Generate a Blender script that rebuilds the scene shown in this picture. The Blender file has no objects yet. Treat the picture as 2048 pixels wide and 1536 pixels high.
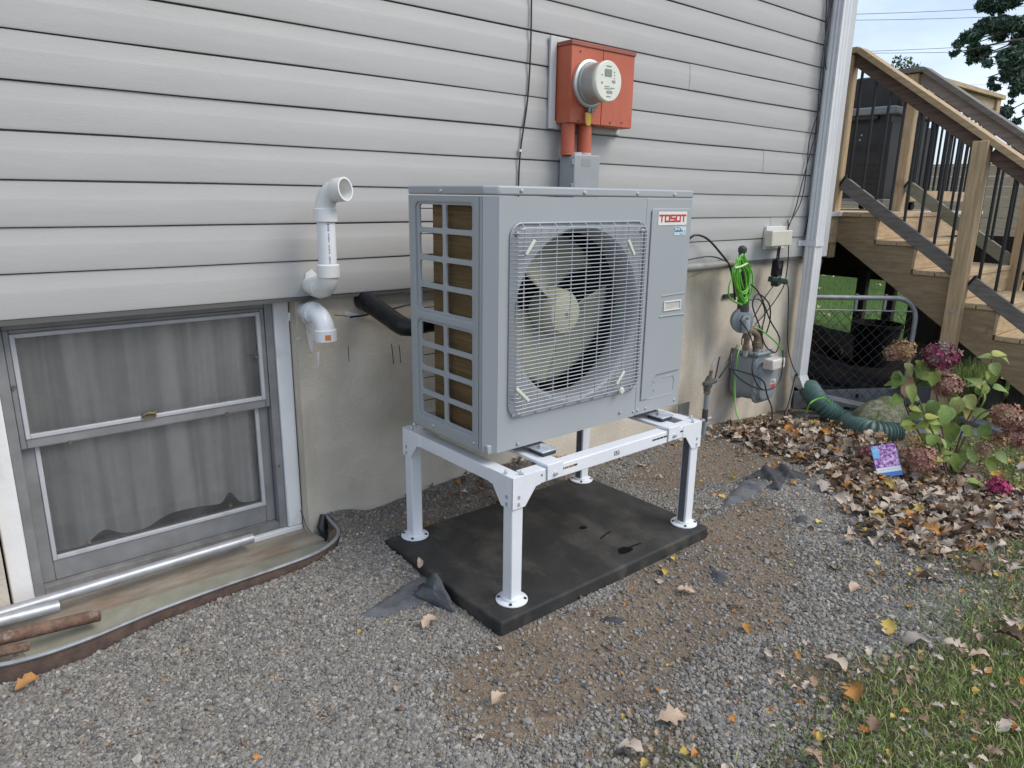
import bpy, bmesh, math, random
import numpy as np
from mathutils import Vector, Matrix
random.seed(7)
rng = np.random.default_rng(11)
S = bpy.context.scene
COL = S.collection

# ------------------------------------------------------------------ camera
YAW, PITCH, ROLL, CAMZ, FPX = .7008, -.257, .0144, 1.314, 1430.4
_f = Vector((math.sin(YAW)*math.cos(PITCH), math.cos(YAW)*math.cos(PITCH), math.sin(PITCH)))
_rt = Vector((math.cos(YAW), -math.sin(YAW), 0)); _up = _rt.cross(_f)
CR = math.cos(ROLL)*_rt + math.sin(ROLL)*_up
CU = -math.sin(ROLL)*_rt + math.cos(ROLL)*_up
CAM = Vector((0, 0, CAMZ))
cam = bpy.data.cameras.new('camera'); cam.lens = 36*FPX/2048; cam.sensor_width = 36
cam.clip_start = .05; cam.clip_end = 1500
co = bpy.data.objects.new('camera', cam); COL.objects.link(co)
m = Matrix((CR, CU, -_f)).transposed().to_4x4(); m.translation = CAM; co.matrix_world = m
S.camera = co

# ------------------------------------------------------------------ sky, sun, exposure
SUN_EL, SUN_AZ = math.radians(46), math.radians(148)       # azimuth clockwise from +Y
W = bpy.data.worlds.new('World'); S.world = W; W.use_nodes = True
nt = W.node_tree; N = nt.nodes; L = nt.links; N.clear()
out = N.new('ShaderNodeOutputWorld'); bg = N.new('ShaderNodeBackground'); bg.inputs[1].default_value = .09
sky = N.new('ShaderNodeTexSky'); sky.sky_type = 'NISHITA'; sky.sun_disc = False
sky.sun_elevation = SUN_EL; sky.sun_rotation = SUN_AZ; sky.dust_density = 1.5
tc = N.new('ShaderNodeTexCoord'); mp = N.new('ShaderNodeMapping'); mp.inputs['Scale'].default_value = (1, 1, 3.2)
nz = N.new('ShaderNodeTexNoise'); nz.inputs['Scale'].default_value = 2.2; nz.inputs['Detail'].default_value = 6; nz.inputs['Roughness'].default_value = .55
rp = N.new('ShaderNodeValToRGB'); rp.color_ramp.elements[0].position = .3; rp.color_ramp.elements[1].position = .62
rp.color_ramp.elements[0].color = (.12, .12, .12, 1); rp.color_ramp.elements[1].color = (.95, .95, .95, 1)
mx = N.new('ShaderNodeMix'); mx.data_type = 'RGBA'; mx.inputs[7].default_value = (5.9, 6.9, 8.4, 1)
L.new(tc.outputs['Generated'], mp.inputs[0]); L.new(mp.outputs[0], nz.inputs['Vector']); L.new(nz.outputs['Fac'], rp.inputs[0])
L.new(rp.outputs[0], mx.inputs[0]); L.new(sky.outputs[0], mx.inputs[6]); L.new(mx.outputs[2], bg.inputs[0]); L.new(bg.outputs[0], out.inputs[0])
sl = bpy.data.lights.new('sun', 'SUN'); sl.energy = 1.3; sl.angle = math.radians(32); sl.color = (1, .93, .84)
so = bpy.data.objects.new('sun', sl); COL.objects.link(so)
sd = Vector((math.sin(SUN_AZ)*math.cos(SUN_EL), math.cos(SUN_AZ)*math.cos(SUN_EL), math.sin(SUN_EL)))
so.rotation_euler = sd.to_track_quat('Z', 'Y').to_euler(); so.location = (3, -6, 8)
vs = S.view_settings; vs.view_transform = 'Standard'; vs.look = 'None'; vs.exposure = .84; vs.gamma = 1; vs.use_curve_mapping = False
S.cycles.max_bounces = 6; S.cycles.transparent_max_bounces = 12; S.cycles.use_denoising = True

# ------------------------------------------------------------------ helpers
def ray(px, py): return _norm(px, py)
def _norm(px, py): return _f + CR*((px-1024)/FPX) - CU*((py-768)/FPX)
def PX(px, py, x): d = _norm(px, py); return CAM + d*((x-CAM.x)/d.x)
def PY(px, py, y): d = _norm(px, py); return CAM + d*((y-CAM.y)/d.y)
def PZ(px, py, z): d = _norm(px, py); return CAM + d*((z-CAM.z)/d.z)
def PD(px, py, t): return CAM + _norm(px, py)*t            # t metres ahead of the lens
def V(*a): return Vector(a)

ROOTLOC = {}
def setp(o, label=None, cat=None, group=None, kind=None):
    if label: o['label'] = label
    if cat: o['category'] = cat
    if group: o['group'] = group
    if kind: o['kind'] = kind
    return o
def thing(name, label, cat, loc=(0, 0, 0), group=None):
    o = bpy.data.objects.new(name, None); o.empty_display_size = .05; COL.objects.link(o); o.location = loc
    ROOTLOC[o.name] = Vector(loc)
    return setp(o, label, cat, group)

class MB:
    def __init__(s): s.v = []; s.f = []
    def add(s, vs, fs):
        b = len(s.v); s.v += [tuple(p) for p in vs]; s.f += [tuple(b+i for i in q) for q in fs]; return s
    def box(s, a, b):
        x0, x1 = sorted((a[0], b[0])); y0, y1 = sorted((a[1], b[1])); z0, z1 = sorted((a[2], b[2]))
        return s.add([(x0,y0,z0),(x1,y0,z0),(x1,y1,z0),(x0,y1,z0),(x0,y0,z1),(x1,y0,z1),(x1,y1,z1),(x0,y1,z1)],
              [(0,3,2,1),(4,5,6,7),(0,1,5,4),(1,2,6,5),(2,3,7,6),(3,0,4,7)])
    def beam(s, p, q, w, h, up=(0,0,1)):
        p = Vector(p); q = Vector(q); d = (q-p).normalized(); u = Vector(up); r = d.cross(u)
        if r.length < 1e-4: r = d.cross(Vector((1,0,0)))
        r.normalize(); u = r.cross(d)
        vs = []
        for e in (p, q):
            for a, b in ((-1,-1),(1,-1),(1,1),(-1,1)): vs.append(e + r*(a*w/2) + u*(b*h/2))
        return s.add(vs, [(0,1,2,3),(7,6,5,4),(0,4,5,1),(1,5,6,2),(2,6,7,3),(3,7,4,0)])
    def tube(s, pts, r, n=8, closed=False, cap=True):
        pts = [Vector(p) for p in pts]; K = len(pts); rr = r if hasattr(r, '__len__') else [r]*K
        t0 = (pts[1]-pts[0]).normalized(); ref = Vector((0,0,1)) if abs(t0.z) < .9 else Vector((1,0,0))
        nrm = t0.cross(ref).normalized(); vs = []
        for i, p in enumerate(pts):
            if closed: t = (pts[(i+1) % K]-pts[i-1])
            else: t = pts[min(i+1, K-1)]-pts[max(i-1, 0)]
            if t.length < 1e-9: t = t0
            t.normalize(); nrm = (nrm - t*nrm.dot(t)); nrm.normalize(); b = t.cross(nrm)
            for k in range(n):
                a = 2*math.pi*k/n; vs.append(p + (nrm*math.cos(a) + b*math.sin(a))*rr[i])
        fs = []
        for i in range(K if closed else K-1):
            j = (i+1) % K
            for k in range(n): fs.append((i*n+k, i*n+(k+1) % n, j*n+(k+1) % n, j*n+k))
        if cap and not closed: fs.append(tuple(range(n-1, -1, -1))); fs.append(tuple((K-1)*n+k for k in range(n)))
        return s.add(vs, fs)
    def cyl(s, p, q, r, n=16, r1=None): return s.tube([p, q], [r, r if r1 is None else r1], n)
    def lathe(s, prof, org, axis=(0,0,1), n=32, cap=False):
        org = Vector(org); ax = Vector(axis).normalized(); ref = Vector((0,0,1)) if abs(ax.z) < .9 else Vector((1,0,0))
        u = ax.cross(ref).normalized(); w = ax.cross(u); vs = []; K = len(prof)
        for r, h in prof:
            for k in range(n):
                a = 2*math.pi*k/n; vs.append(org + ax*h + (u*math.cos(a)+w*math.sin(a))*r)
        fs = [(i*n+k, i*n+(k+1) % n, (i+1)*n+(k+1) % n, (i+1)*n+k) for i in range(K-1) for k in range(n)]
        if cap: fs += [tuple(range(n-1, -1, -1)), tuple((K-1)*n+k for k in range(n))]
        return s.add(vs, fs)
    def prism(s, poly, vec):
        vec = Vector(vec); poly = [Vector(p) for p in poly]; n = len(poly)
        return s.add(poly+[p+vec for p in poly], [tuple(range(n)), tuple(range(2*n-1, n-1, -1))] + [(i, i+n, (i+1) % n+n, (i+1) % n) for i in range(n)])
    def ball(s, c, r, n=10, sc=(1,1,1)):
        vs = []; fs = []; m = n//2+1
        for i in range(m+1):
            th = math.pi*i/m
            for k in range(n):
                a = 2*math.pi*k/n; vs.append((c[0]+r*sc[0]*math.sin(th)*math.cos(a), c[1]+r*sc[1]*math.sin(th)*math.sin(a), c[2]+r*sc[2]*math.cos(th)))
        for i in range(m):
            for k in range(n): fs.append((i*n+k, i*n+(k+1) % n, (i+1)*n+(k+1) % n, (i+1)*n+k))
        return s.add(vs, fs)
    def build(s, name, mat, parent=None, bevel=0, smooth=True, angle=38, label=None, seg=2):
        me = bpy.data.meshes.new(name); me.from_pydata(s.v, [], s.f)
        bm = bmesh.new(); bm.from_mesh(me); bmesh.ops.remove_doubles(bm, verts=bm.verts, dist=1e-6); bmesh.ops.recalc_face_normals(bm, faces=bm.faces)
        off = Vector((0,0,0))
        if parent is not None and parent.name in ROOTLOC: off = ROOTLOC[parent.name]
        bmesh.ops.translate(bm, verts=bm.verts, vec=-off); bm.to_mesh(me); bm.free()
        if smooth:
            me.shade_smooth(); me.set_sharp_from_angle(angle=math.radians(angle))
        o = bpy.data.objects.new(name, me); COL.objects.link(o)
        if mat: me.materials.append(mat)
        if parent is not None: o.parent = parent; ROOTLOC[o.name] = off
        if bevel:
            b = o.modifiers.new('bevel', 'BEVEL'); b.width = bevel; b.segments = seg; b.limit_method = 'ANGLE'; b.angle_limit = math.radians(40); b.harden_normals = False
        if label: o['label'] = label
        return o
def dup(o, loc=None, parent=None, rot=None):
    c = o.copy(); COL.objects.link(c)
    if loc is not None: c.location = loc
    if rot is not None: c.rotation_euler = rot
    if parent is not None: c.parent = parent
    for ch in list(o.children): dup(ch, parent=c)
    return c
def bez(pts, n=8):
    """Catmull-Rom through the points"""
    P = [Vector(p) for p in pts]; P = [P[0]*2-P[1]] + P + [P[-1]*2-P[-2]]; o = []
    for i in range(1, len(P)-2):
        for k in range(n):
            t = k/n; a, b, c, d = P[i-1], P[i], P[i+1], P[i+2]
            o.append(.5*((2*b)+(-a+c)*t+(2*a-5*b+4*c-d)*t*t+(-a+3*b-3*c+d)*t**3))
    o.append(P[-2]); return o

# ------------------------------------------------------------------ materials
MATS = {}
def srgb(r, g, b):
    f = lambda c: ((c/255+.055)/1.055)**2.4 if c > 10 else c/255/12.92
    return (f(r), f(g), f(b))
def pm(name, c1, c2=None, scale=8, rough=.6, metal=0, bump=0, bscale=None, stretch=(1,1,1), detail=5, lo=.35, hi=.65, spec=.5,
       dirt=None, dscale=3, dlo=.5, dhi=.75, rvar=0, dstretch=(1,1,1), coat=0, wave=None, rand=None, vcol=None, subs=0):
    if name in MATS: return MATS[name]
    m = bpy.data.materials.new(name); m.use_nodes = True; MATS[name] = m
    nt = m.node_tree; N = nt.nodes; L = nt.links; b = N['Principled BSDF']
    b.inputs['Roughness'].default_value = rough; b.inputs['Metallic'].default_value = metal
    b.inputs['Specular IOR Level'].default_value = spec; b.inputs['Coat Weight'].default_value = coat
    tc = N.new('ShaderNodeTexCoord')
    def noise(sc, st, det):
        mp = N.new('ShaderNodeMapping'); mp.inputs['Scale'].default_value = st; L.new(tc.outputs['Object'], mp.inputs[0])
        n = N.new('ShaderNodeTexNoise'); n.inputs['Scale'].default_value = sc; n.inputs['Detail'].default_value = det; n.inputs['Roughness'].default_value = .6
        L.new(mp.outputs[0], n.inputs['Vector']); return n.outputs['Fac']
    def ramp(fac, a, c, lo, hi):
        r = N.new('ShaderNodeValToRGB'); e = r.color_ramp.elements; e[0].position = lo; e[1].position = hi
        e[0].color = (*a, 1); e[1].color = (*c, 1); L.new(fac, r.inputs[0]); return r.outputs[0]
    def mix(fac, a, c, mode='MIX'):
        x = N.new('ShaderNodeMix'); x.data_type = 'RGBA'; x.blend_type = mode
        for i, q in ((0, fac), (6, a), (7, c)):
            if hasattr(q, 'node'): L.new(q, x.inputs[i])
            else: x.inputs[i].default_value = q if not isinstance(q, tuple) else (*q, 1)
        return x.outputs[2]
    col = None
    if vcol:
        at = N.new('ShaderNodeAttribute'); at.attribute_name = vcol; col = at.outputs['Color']
    elif rand:
        oi = N.new('ShaderNodeObjectInfo'); r = N.new('ShaderNodeValToRGB'); e = r.color_ramp.elements
        while len(e) < len(rand): e.new(.5)
        for i, c in enumerate(rand): e[i].position = i/(len(rand)-1); e[i].color = (*c, 1)
        L.new(oi.outputs['Random'], r.inputs[0]); col = r.outputs[0]
    if c2 is not None:
        nc = ramp(noise(scale, stretch, detail), c1, c2, lo, hi)
        col = nc if col is None else mix(1.0, col, nc, 'MULTIPLY')
    if col is None: col = c1
    if dirt:
        f = ramp(noise(dscale, dstretch, 6), (0,0,0), (1,1,1), dlo, dhi); col = mix(f, col, dirt)
    if hasattr(col, 'node'): L.new(col, b.inputs['Base Color'])
    else: b.inputs['Base Color'].default_value = (*col, 1)
    if subs: b.inputs['Subsurface Weight'].default_value = subs
    if bump:
        bn = N.new('ShaderNodeBump'); bn.inputs['Strength'].default_value = bump; bn.inputs['Distance'].default_value = .01
        L.new(noise(bscale or scale*6, stretch, 4), bn.inputs['Height']); L.new(bn.outputs[0], b.inputs['Normal'])
    if rvar:
        r = N.new('ShaderNodeMapRange'); r.inputs[3].default_value = rough-rvar; r.inputs[4].default_value = rough+rvar
        L.new(noise(scale*1.7, stretch, 4), r.inputs[0]); L.new(r.outputs[0], b.inputs['Roughness'])
    return m
# ================================================================== GROUND
def sst(a, b, x): t = np.clip((x-a)/(b-a), 0, 1); return t*t*(3-2*t)
def vnoise(x, y, sc, seed=0):
    x = np.asarray(x, float)*sc+seed*17.3; y = np.asarray(y, float)*sc+seed*9.1
    xi = np.floor(x); yi = np.floor(y); fx = x-xi; fy = y-yi; fx = fx*fx*(3-2*fx); fy = fy*fy*(3-2*fy)
    h = lambda i, j: np.modf(np.abs(np.sin(i*127.1+j*311.7+seed*74.7)*43758.5453))[0]
    return (h(xi,yi)*(1-fx)+h(xi+1,yi)*fx)*(1-fy)+(h(xi,yi+1)*(1-fx)+h(xi+1,yi+1)*fx)*fy
def fbm(x, y, sc, seed=0): return (vnoise(x,y,sc,seed)*.53+vnoise(x,y,sc*2.1,seed+1)*.27+vnoise(x,y,sc*4.3,seed+2)*.14+vnoise(x,y,sc*9,seed+3)*.06)
WELL = [(1.116,2.95),(1.116,2.47),(1.107,2.377),(1.094,2.30),(1.05,2.238),(.957,2.19),(.824,2.174),(.646,2.168),(.425,2.15),(.234,2.118),(.107,2.115),(.02,2.135),(-.06,2.18),(-.10,2.26),(-.12,2.36),(-.125,2.47),(-.125,2.95)]
def gz(x, y):
    x = np.asarray(x, float); y = np.asarray(y, float)
    z = .05*sst(2.1, 2.42, y)*(1-sst(1.9, 2.9, x)) + .045*np.exp(-((x-1.95)/.45)**2)*sst(2.2, 2.42, y)
    z = z - .062*np.clip(x-2.8, 0, 2.2) + .045*np.exp(-((x-3.8)/.8)**2-((y-1.6)/.5)**2)
    z = z - .012*sst(3, 12, np.hypot(x, y))
    wob = (fbm(x, y, 2.2, 3)-.5)*.035*sst(.0, .25, np.maximum(np.maximum(1.19-x, x-2.34), np.maximum(1.45-y, y-2.25)))
    z = z + .042*(1-sst(0,.32,np.maximum(np.maximum(x-1.12, 2.12-y),0)+.0*x))*(x > -2)*(1-sst(1.2,1.35,x))
    inside = sst(-.004, .02, pin(WELL, x, y)) if x.size > 1 or True else 0     # window well floor
    return (z+wob)*(1-inside) + inside*-.02
def pin(poly, x, y):
    """signed distance (+ inside) of points to a polygon"""
    x = np.asarray(x, float); y = np.asarray(y, float); d = np.full(x.shape, 1e9); c = np.zeros(x.shape, bool); n = len(poly)
    for i in range(n):
        (ax, ay), (bx, by) = poly[i], poly[(i+1) % n]; ex, ey = bx-ax, by-ay
        t = np.clip(((x-ax)*ex+(y-ay)*ey)/(ex*ex+ey*ey+1e-12), 0, 1); d = np.minimum(d, np.hypot(x-ax-t*ex, y-ay-t*ey))
        with np.errstate(divide='ignore', invalid='ignore'):
            c ^= ((ay > y) != (by > y)) & (x < ex*(y-ay)/(ey if ey else 1e-9)+ax)
    return np.where(c, d, -d)
def wpoly(pts): return [tuple(PZ(px, py, 0.0)[:2]) for px, py in pts]
LAWN2 = wpoly([(1940,915),(2100,880),(2400,850),(2400,1100),(2048,1040),(2010,985)])
LAWN = wpoly([(2300,905),(2048,965),(1975,1070),(1860,1160),(1700,1330),(1590,1400),(1480,1470),(1330,1560),(1330,1900),(2700,1900),(2700,905)])
DIRT1 = wpoly([(960,1240),(1200,1180),(1400,1085),(1480,990),(1560,1010),(1590,1120),(1560,1200),(1440,1300),(1340,1390),(1150,1420),(1000,1430),(860,1330)])
DIRT2 = wpoly([(1180,980),(1330,890),(1430,850),(1560,880),(1600,960),(1460,1000),(1380,1000),(1260,960)])
DRIFT = wpoly([(1425,850),(1590,818),(1700,845),(1850,900),(2060,960),(2200,980),(2200,1055),(2030,1080),(1960,1110),(1850,1135),(1740,1075),(1640,965),(1560,905),(1450,880)])
PADR = (1.2273, 2.2966, 1.4918, 2.1965)
def lawn_d(x, y): return np.maximum(sst(-.28, .16, pin(LAWN, x, y)+(fbm(x,y,3,5)-.5)*.5), np.maximum(sst(-.1,.1,pin(LAWN2,x,y)), sst(4.1,4.6,x)*(y<2.1)))
def dirt_d(x, y):
    nb = (fbm(x,y,3.5,8)-.5)*.35
    d = np.maximum(sst(-.12,.05,pin(DIRT1,x,y)+nb*1.2), sst(-.12,.12,pin(DIRT2,x,y)+nb))
    pad = np.maximum(np.maximum(PADR[0]-x, x-PADR[1]), np.maximum(PADR[2]-y, y-PADR[3]))
    d = np.maximum(d, (1-sst(.03,.14,pad+nb*.4))*.9*(1-.8*((x < 1.3)|(y<1.55))))
    d = np.maximum(d, sst(2.05,2.3,y)*.85)
    return np.maximum(d, sst(.53,.68,fbm(x,y,1.9,21))*.8)
def axis(a, b, fine, lo, hi):
    o = list(np.arange(a, b+1e-6, fine)); s = fine; x = b
    while x < hi: s *= 1.35; x += s; o.append(x)
    s = fine; x = a
    while x > lo: s *= 1.35; x -= s; o.insert(0, x)
    return np.array(o)
gx = axis(-.4, 5.2, .025, -300, 600); gy = axis(.0, 2.5, .025, -300, 600)
GX, GY = np.meshgrid(gx, gy); GZ = gz(GX, GY)
nx_, ny_ = len(gx), len(gy)
gv = np.stack([GX, GY, GZ], -1).reshape(-1, 3)
ii = (np.arange(ny_-1)[:,None]*nx_+np.arange(nx_-1)[None]).reshape(-1)
gf = np.stack([ii, ii+1, ii+nx_+1, ii+nx_], -1)
gm = bpy.data.meshes.new('ground'); gm.from_pydata(gv.tolist(), [], gf.tolist()); gm.shade_smooth()
fx, fy = gv[:,0], gv[:,1]
lw = np.maximum(lawn_d(fx, fy), sst(5.0, 5.8, fx)); lw = np.maximum(lw, sst(2.6,3.2,fy)*sst(4.9,6,fx)*.0+lw); dd = dirt_d(fx, fy)
fb = fbm(fx,fy,6,2)[:,None]; fb2 = fbm(fx,fy,30,12)[:,None]
cg = np.array([.145,.128,.108]); cd = np.array([.21,.163,.122]); cl = np.array([.12,.10,.06])
c = cg*(1-dd[:,None])+cd*dd[:,None]; c = c*(1-lw[:,None])+cl*lw[:,None]; c = c*(.72+.30*fb+.30*fb2)
far = sst(5.0, 6.2, np.maximum(fx, 0)+np.maximum(fy-2.4,0)*0)[:,None]; c = c*(1-far)+np.array([.07,.13,.03])*(.6+.8*fb)*far
under = ((fx > 4.75)&(fx < 8.4)&(fy > 2.2)&(fy < 6.2))[:,None]; c = np.where(under, np.array([.008,.007,.006])*(.6+.8*fb), c)  # under-deck shade painted into the ground colour
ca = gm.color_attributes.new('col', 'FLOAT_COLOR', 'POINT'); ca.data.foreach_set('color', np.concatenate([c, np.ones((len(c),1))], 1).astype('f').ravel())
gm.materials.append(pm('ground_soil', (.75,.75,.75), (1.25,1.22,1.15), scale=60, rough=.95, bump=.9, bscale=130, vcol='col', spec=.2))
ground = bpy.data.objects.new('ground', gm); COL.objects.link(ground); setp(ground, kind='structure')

# ================================================================== HOUSE
YS, E_, Z0 = 2.41, .127, .9597
M_side = pm('vinyl_siding', (.375,.368,.352), (.40,.393,.378), scale=3, stretch=(1,4,9), rough=.5, bump=.10, bscale=55, dirt=(.35,.342,.325), dscale=1.3, dlo=.55, dhi=.95, dstretch=(.5,1,2.5), rvar=.08)
M_white = pm('white_vinyl', (.60,.605,.61), (.67,.67,.67), scale=5, rough=.42, dirt=(.45,.43,.38), dscale=4, dlo=.6, dhi=.9, dstretch=(3,3,.4))
M_conc = pm('foundation_concrete', (.50,.445,.36), (.63,.575,.48), scale=3.2, rough=.9, bump=.35, bscale=75, dirt=(.35,.31,.25), dscale=2.0, dlo=.52, dhi=.80, dstretch=(2.2,2.2,.6), spec=.25)
M_dark = pm('dark_interior', (.02,.02,.02), rough=.9)
house = thing('house', 'house with light grey vinyl lap siding over a bare concrete foundation', 'house', (1.5, 2.41, 0))
prof = [(.016,.0),(.0016,0),(.001,.003),(.001,.006),(.0,E_*.58),(.0007,E_*.60),(.0058,E_-.006),(.0070,E_-.0045),(.024,E_-.0045),(.024,E_+.008)]
XL, XC = -2.6, 4.512
cour = list(range(0, 19))
for k in cour:
    js = [XL, XC]
    sm = {4:[3.95],7:[3.2],1:[4.1],5:[-.9]}.get(k, [])
    js = [XL]+sm+[XC]
    for i in range(len(js)-1):
        a, b = js[i]-(.02 if i else 0), js[i+1]; dy = -.0016 if i else 0; mb = MB()
        for (x) in (a, b): pass
        seg = np.linspace(a, b, 24); vs = []
        for x in seg:
            w = (math.sin(x*3.1+k*1.7)*.0012+math.sin(x*7.7+k)*.0006)
            for (yy, zz) in prof: vs.append((x, YS+yy+dy+w*.5, Z0+k*E_+zz+w*.9))
        P = len(prof); fs = [(j*P+q, j*P+q+1, (j+1)*P+q+1, (j+1)*P+q) for j in range(len(seg)-1) for q in range(P-1)]
        mb.add(vs, fs).build('siding_panel', M_side, house, angle=25)
zt = Z0+19*E_
MB().box((XL, YS+.03, Z0+.004), (4.80, YS+.2, zt)).build('wall_sheathing', M_dark, house)
# foundation with the window opening
FY, FB = 2.45, 2.53
WX0, WX1 = .085, 1.045
mb = MB()
def slab(x0, x1, z0, z1, n=22):
    xs = np.linspace(x0, x1, max(2, int((x1-x0)/.09))); zs = np.linspace(z0, z1, max(2, int((z1-z0)/.09))); vs = []
    for z in zs:
        for x in xs: vs.append((x, FY+(fbm(x*1.0,z,5,4)-.5)*.007*(min(1, (x-x0)*20, (x1-x)*20)), z))
    n = len(xs); mb.add(vs, [(j*n+i, j*n+i+1, (j+1)*n+i+1, (j+1)*n+i) for j in range(len(zs)-1) for i in range(n-1)])
slab(WX1, 4.655, -.6, Z0+.003); slab(XL, WX0, -.6, Z0+.003); slab(WX0, WX1, -.6, .02, 3)
for x in (WX0, WX1): mb.add([(x,FY,-.0),(x,FB+.1,-.0),(x,FB+.1,Z0),(x,FY,Z0)], [(0,1,2,3)])
mb.add([(WX0,FY,.02),(WX1,FY,.02),(WX1,FB+.1,.035),(WX0,FB+.1,.035)], [(0,1,2,3)])
mb.add([(4.655,FY,-.6),(4.655,6.5,-.6),(4.655,6.5,Z0),(4.655,FY,Z0)], [(0,1,2,3)])
mb.build('foundation', M_conc, house, angle=60)
MB().box((4.765, YS+.02, Z0-.0), (4.80, 6.5, zt)).build('end_wall', M_side, house)
MB().box((4.66, FY+.06, Z0-.03), (4.76, 6.4, Z0-.001)).build('sill_plate', M_dark, house)
# corner post
mb = MB(); mb.box((4.512, YS-.014, Z0-.012), (4.803, YS+.02, zt)); mb.build('corner_post', pm('post_vinyl', (.50,.505,.51), (.55,.55,.55), scale=4, rough=.45), house, bevel=.004)
MB().box((4.508, YS-.020, Z0-.012), (4.528, YS-.0141, zt)).build('corner_lip', M_side, house)
MB().box((XL, YS+.004, Z0-.016), (4.51, YS+.03, Z0-.0005)).build('starter_strip', pm('strip_dark', (.10,.10,.095), rough=.7), house)
# caulk and white smears round the two pvc pipes
M_caulk = pm('caulk', (.60,.595,.58), (.70,.70,.69), scale=30, rough=.55, bump=.5, bscale=90)
def smear(pts, y, th=.004):
    P = [PY(px, py, y) for px, py in pts]; c = sum(P, Vector())/len(P); mb = MB(); n = len(P)
    mb.add([p for p in P]+[c+(p-c)*.72+Vector((0,-th,0)) for p in P]+[c+Vector((0,-th*1.3,0))],
           [(i, (i+1) % n, n+(i+1) % n, n+i) for i in range(n)]+[(n+i, n+(i+1) % n, 2*n) for i in range(n)])
    mb.build('caulk_smear', M_caulk, house)
smear([(604,606),(622,602),(640,612),(646,635),(640,652),(632,668),(628,690),(626,703),(621,704),(617,690),(613,668),(611,650),(602,640),(600,622)], FY-.003)
smear([(612,545),(624,538),(640,556),(634,580),(622,592),(612,583),(607,565)], YS-.003)
for pts in [[(640,670),(645,672),(646,692),(642,690)],[(634,704),(639,704),(638,736),(635,736)],[(576,626),(580,625),(581,642),(577,643)],[(593,676),(604,674),(606,678),(594,680)],[(690,622),(727,629),(729,634),(712,638),(690,630)]]:
    smear(pts, FY-.002, .002)
# joint in the concrete + cracks
M_crk = pm('crack', (.05,.045,.04), rough=.95)
for pts in [[(668,630),(690,632),(722,631)],[(600,1020),(607,1035),(612,1052),(622,1066)],[(696,690),(697,705),(698,722)],[(783,688),(785,705),(787,728)],[(798,690),(800,706),(801,726)]]:
    MB().tube([PY(px, py, FY-.001) for px, py in pts], .0014, 5).build('wall_crack', M_crk, house)

# ------------------------------------------------------------------ basement window
M_cas = pm('casing_white', (.74,.74,.745), (.80,.80,.80), scale=6, rough=.55, bump=.15, dirt=(.42,.39,.34), dscale=5, dlo=.58, dhi=.85)
M_alu = pm('window_aluminium', (.23,.232,.236), (.30,.30,.302), scale=10, rough=.45, metal=.25, dirt=(.17,.16,.145), dscale=6, dlo=.55, dhi=.85)
M_alul = pm('sash_aluminium', (.50,.51,.53), (.56,.57,.58), scale=12, rough=.4, metal=.2, dirt=(.34,.33,.32), dscale=8, dlo=.58, dhi=.9)
M_track = pm('track_dirty', (.15,.145,.14), (.24,.235,.23), scale=14, rough=.7)
win = MB().box((WX0+.008, FB-.03, .055), (WX0+.066, FB+.03, .9555)).build('basement_window', M_cas, house, bevel=.004)
win.name = 'basement_window'
MB().box((.985, FB-.03, .055), (WX1-.004, FB+.03, .9555)).build('casing', M_cas, win, bevel=.004)
MB().box((WX0+.008, FB-.034, .030), (WX1-.004, FB+.03, .0535)).build('casing_sill', M_cas, win, bevel=.004)
X0, X1 = .152, .9835
mb = MB()     # outer aluminium frame
mb.box((X0, FB-.018, .056), (X0+.028, FB+.05, .955)); mb.box((X1-.028, FB-.018, .056), (X1, FB+.05, .955)); mb.box((X0+.0285, FB-.016, .915), (X1-.0285, FB+.05, .954))
mb.build('outer_frame', M_alu, win, bevel=.002)
MB().box((X0+.0285, FB-.016, .0545), (X1-.0285, FB+.05, .082)).build('sill_track', M_track, win, bevel=.002)
def sash(x0, x1, z0, z1, y, st, tp, bt, name):
    mb = MB(); mb.box((x0, y, z0), (x0+st, y+.022, z1)); mb.box((x1-st, y, z0), (x1, y+.022, z1)); mb.box((x0+st+.0003, y+.0006, z1-tp), (x1-st-.0003, y+.0214, z1)); mb.box((x0+st+.0003, y+.0006, z0), (x1-st-.0003, y+.0214, z0+bt))
    o = mb.build(name, M_alu, win, bevel=.002)
    e = .013; mb = MB()
    a0, a1, b0, b1 = x0+st, x1-st, z0+bt, z1-tp
    mb.box((a0, y-.004, b0), (a0+e, y+.010, b1)); mb.box((a1-e, y-.004, b0), (a1, y+.010, b1)); mb.box((a0+e, y-.0035, b1-e), (a1-e, y+.0095, b1)); mb.box((a0+e, y-.0035, b0), (a1-e, y+.0095, b0+e))
    mb.build('glazing_bead', M_alul, win, bevel=.0015)
    return a0+e, a1-e, b0+e, b1-e
glass = bpy.data.materials.new('window_glass'); glass.use_nodes = True; gt = glass.node_tree; gt.nodes.clear()
go = gt.nodes.new('ShaderNodeOutputMaterial'); t_ = gt.nodes.new('ShaderNodeBsdfTransparent'); t_.inputs[0].default_value = (.93,.92,.91,1)
g_ = gt.nodes.new('ShaderNodeBsdfGlossy'); g_.inputs['Roughness'].default_value = .04; df = gt.nodes.new('ShaderNodeBsdfDiffuse'); df.inputs[0].default_value = (.40,.395,.385,1)
m1 = gt.nodes.new('ShaderNodeMixShader'); m2 = gt.nodes.new('ShaderNodeMixShader'); fr = gt.nodes.new('ShaderNodeFresnel'); fr.inputs[0].default_value = 1.5
tc_ = gt.nodes.new('ShaderNodeTexCoord'); n_ = gt.nodes.new('ShaderNodeTexNoise'); n_.inputs['Scale'].default_value = 9; n_.inputs['Detail'].default_value = 8; n_.inputs['Roughness'].default_value = .7
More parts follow.
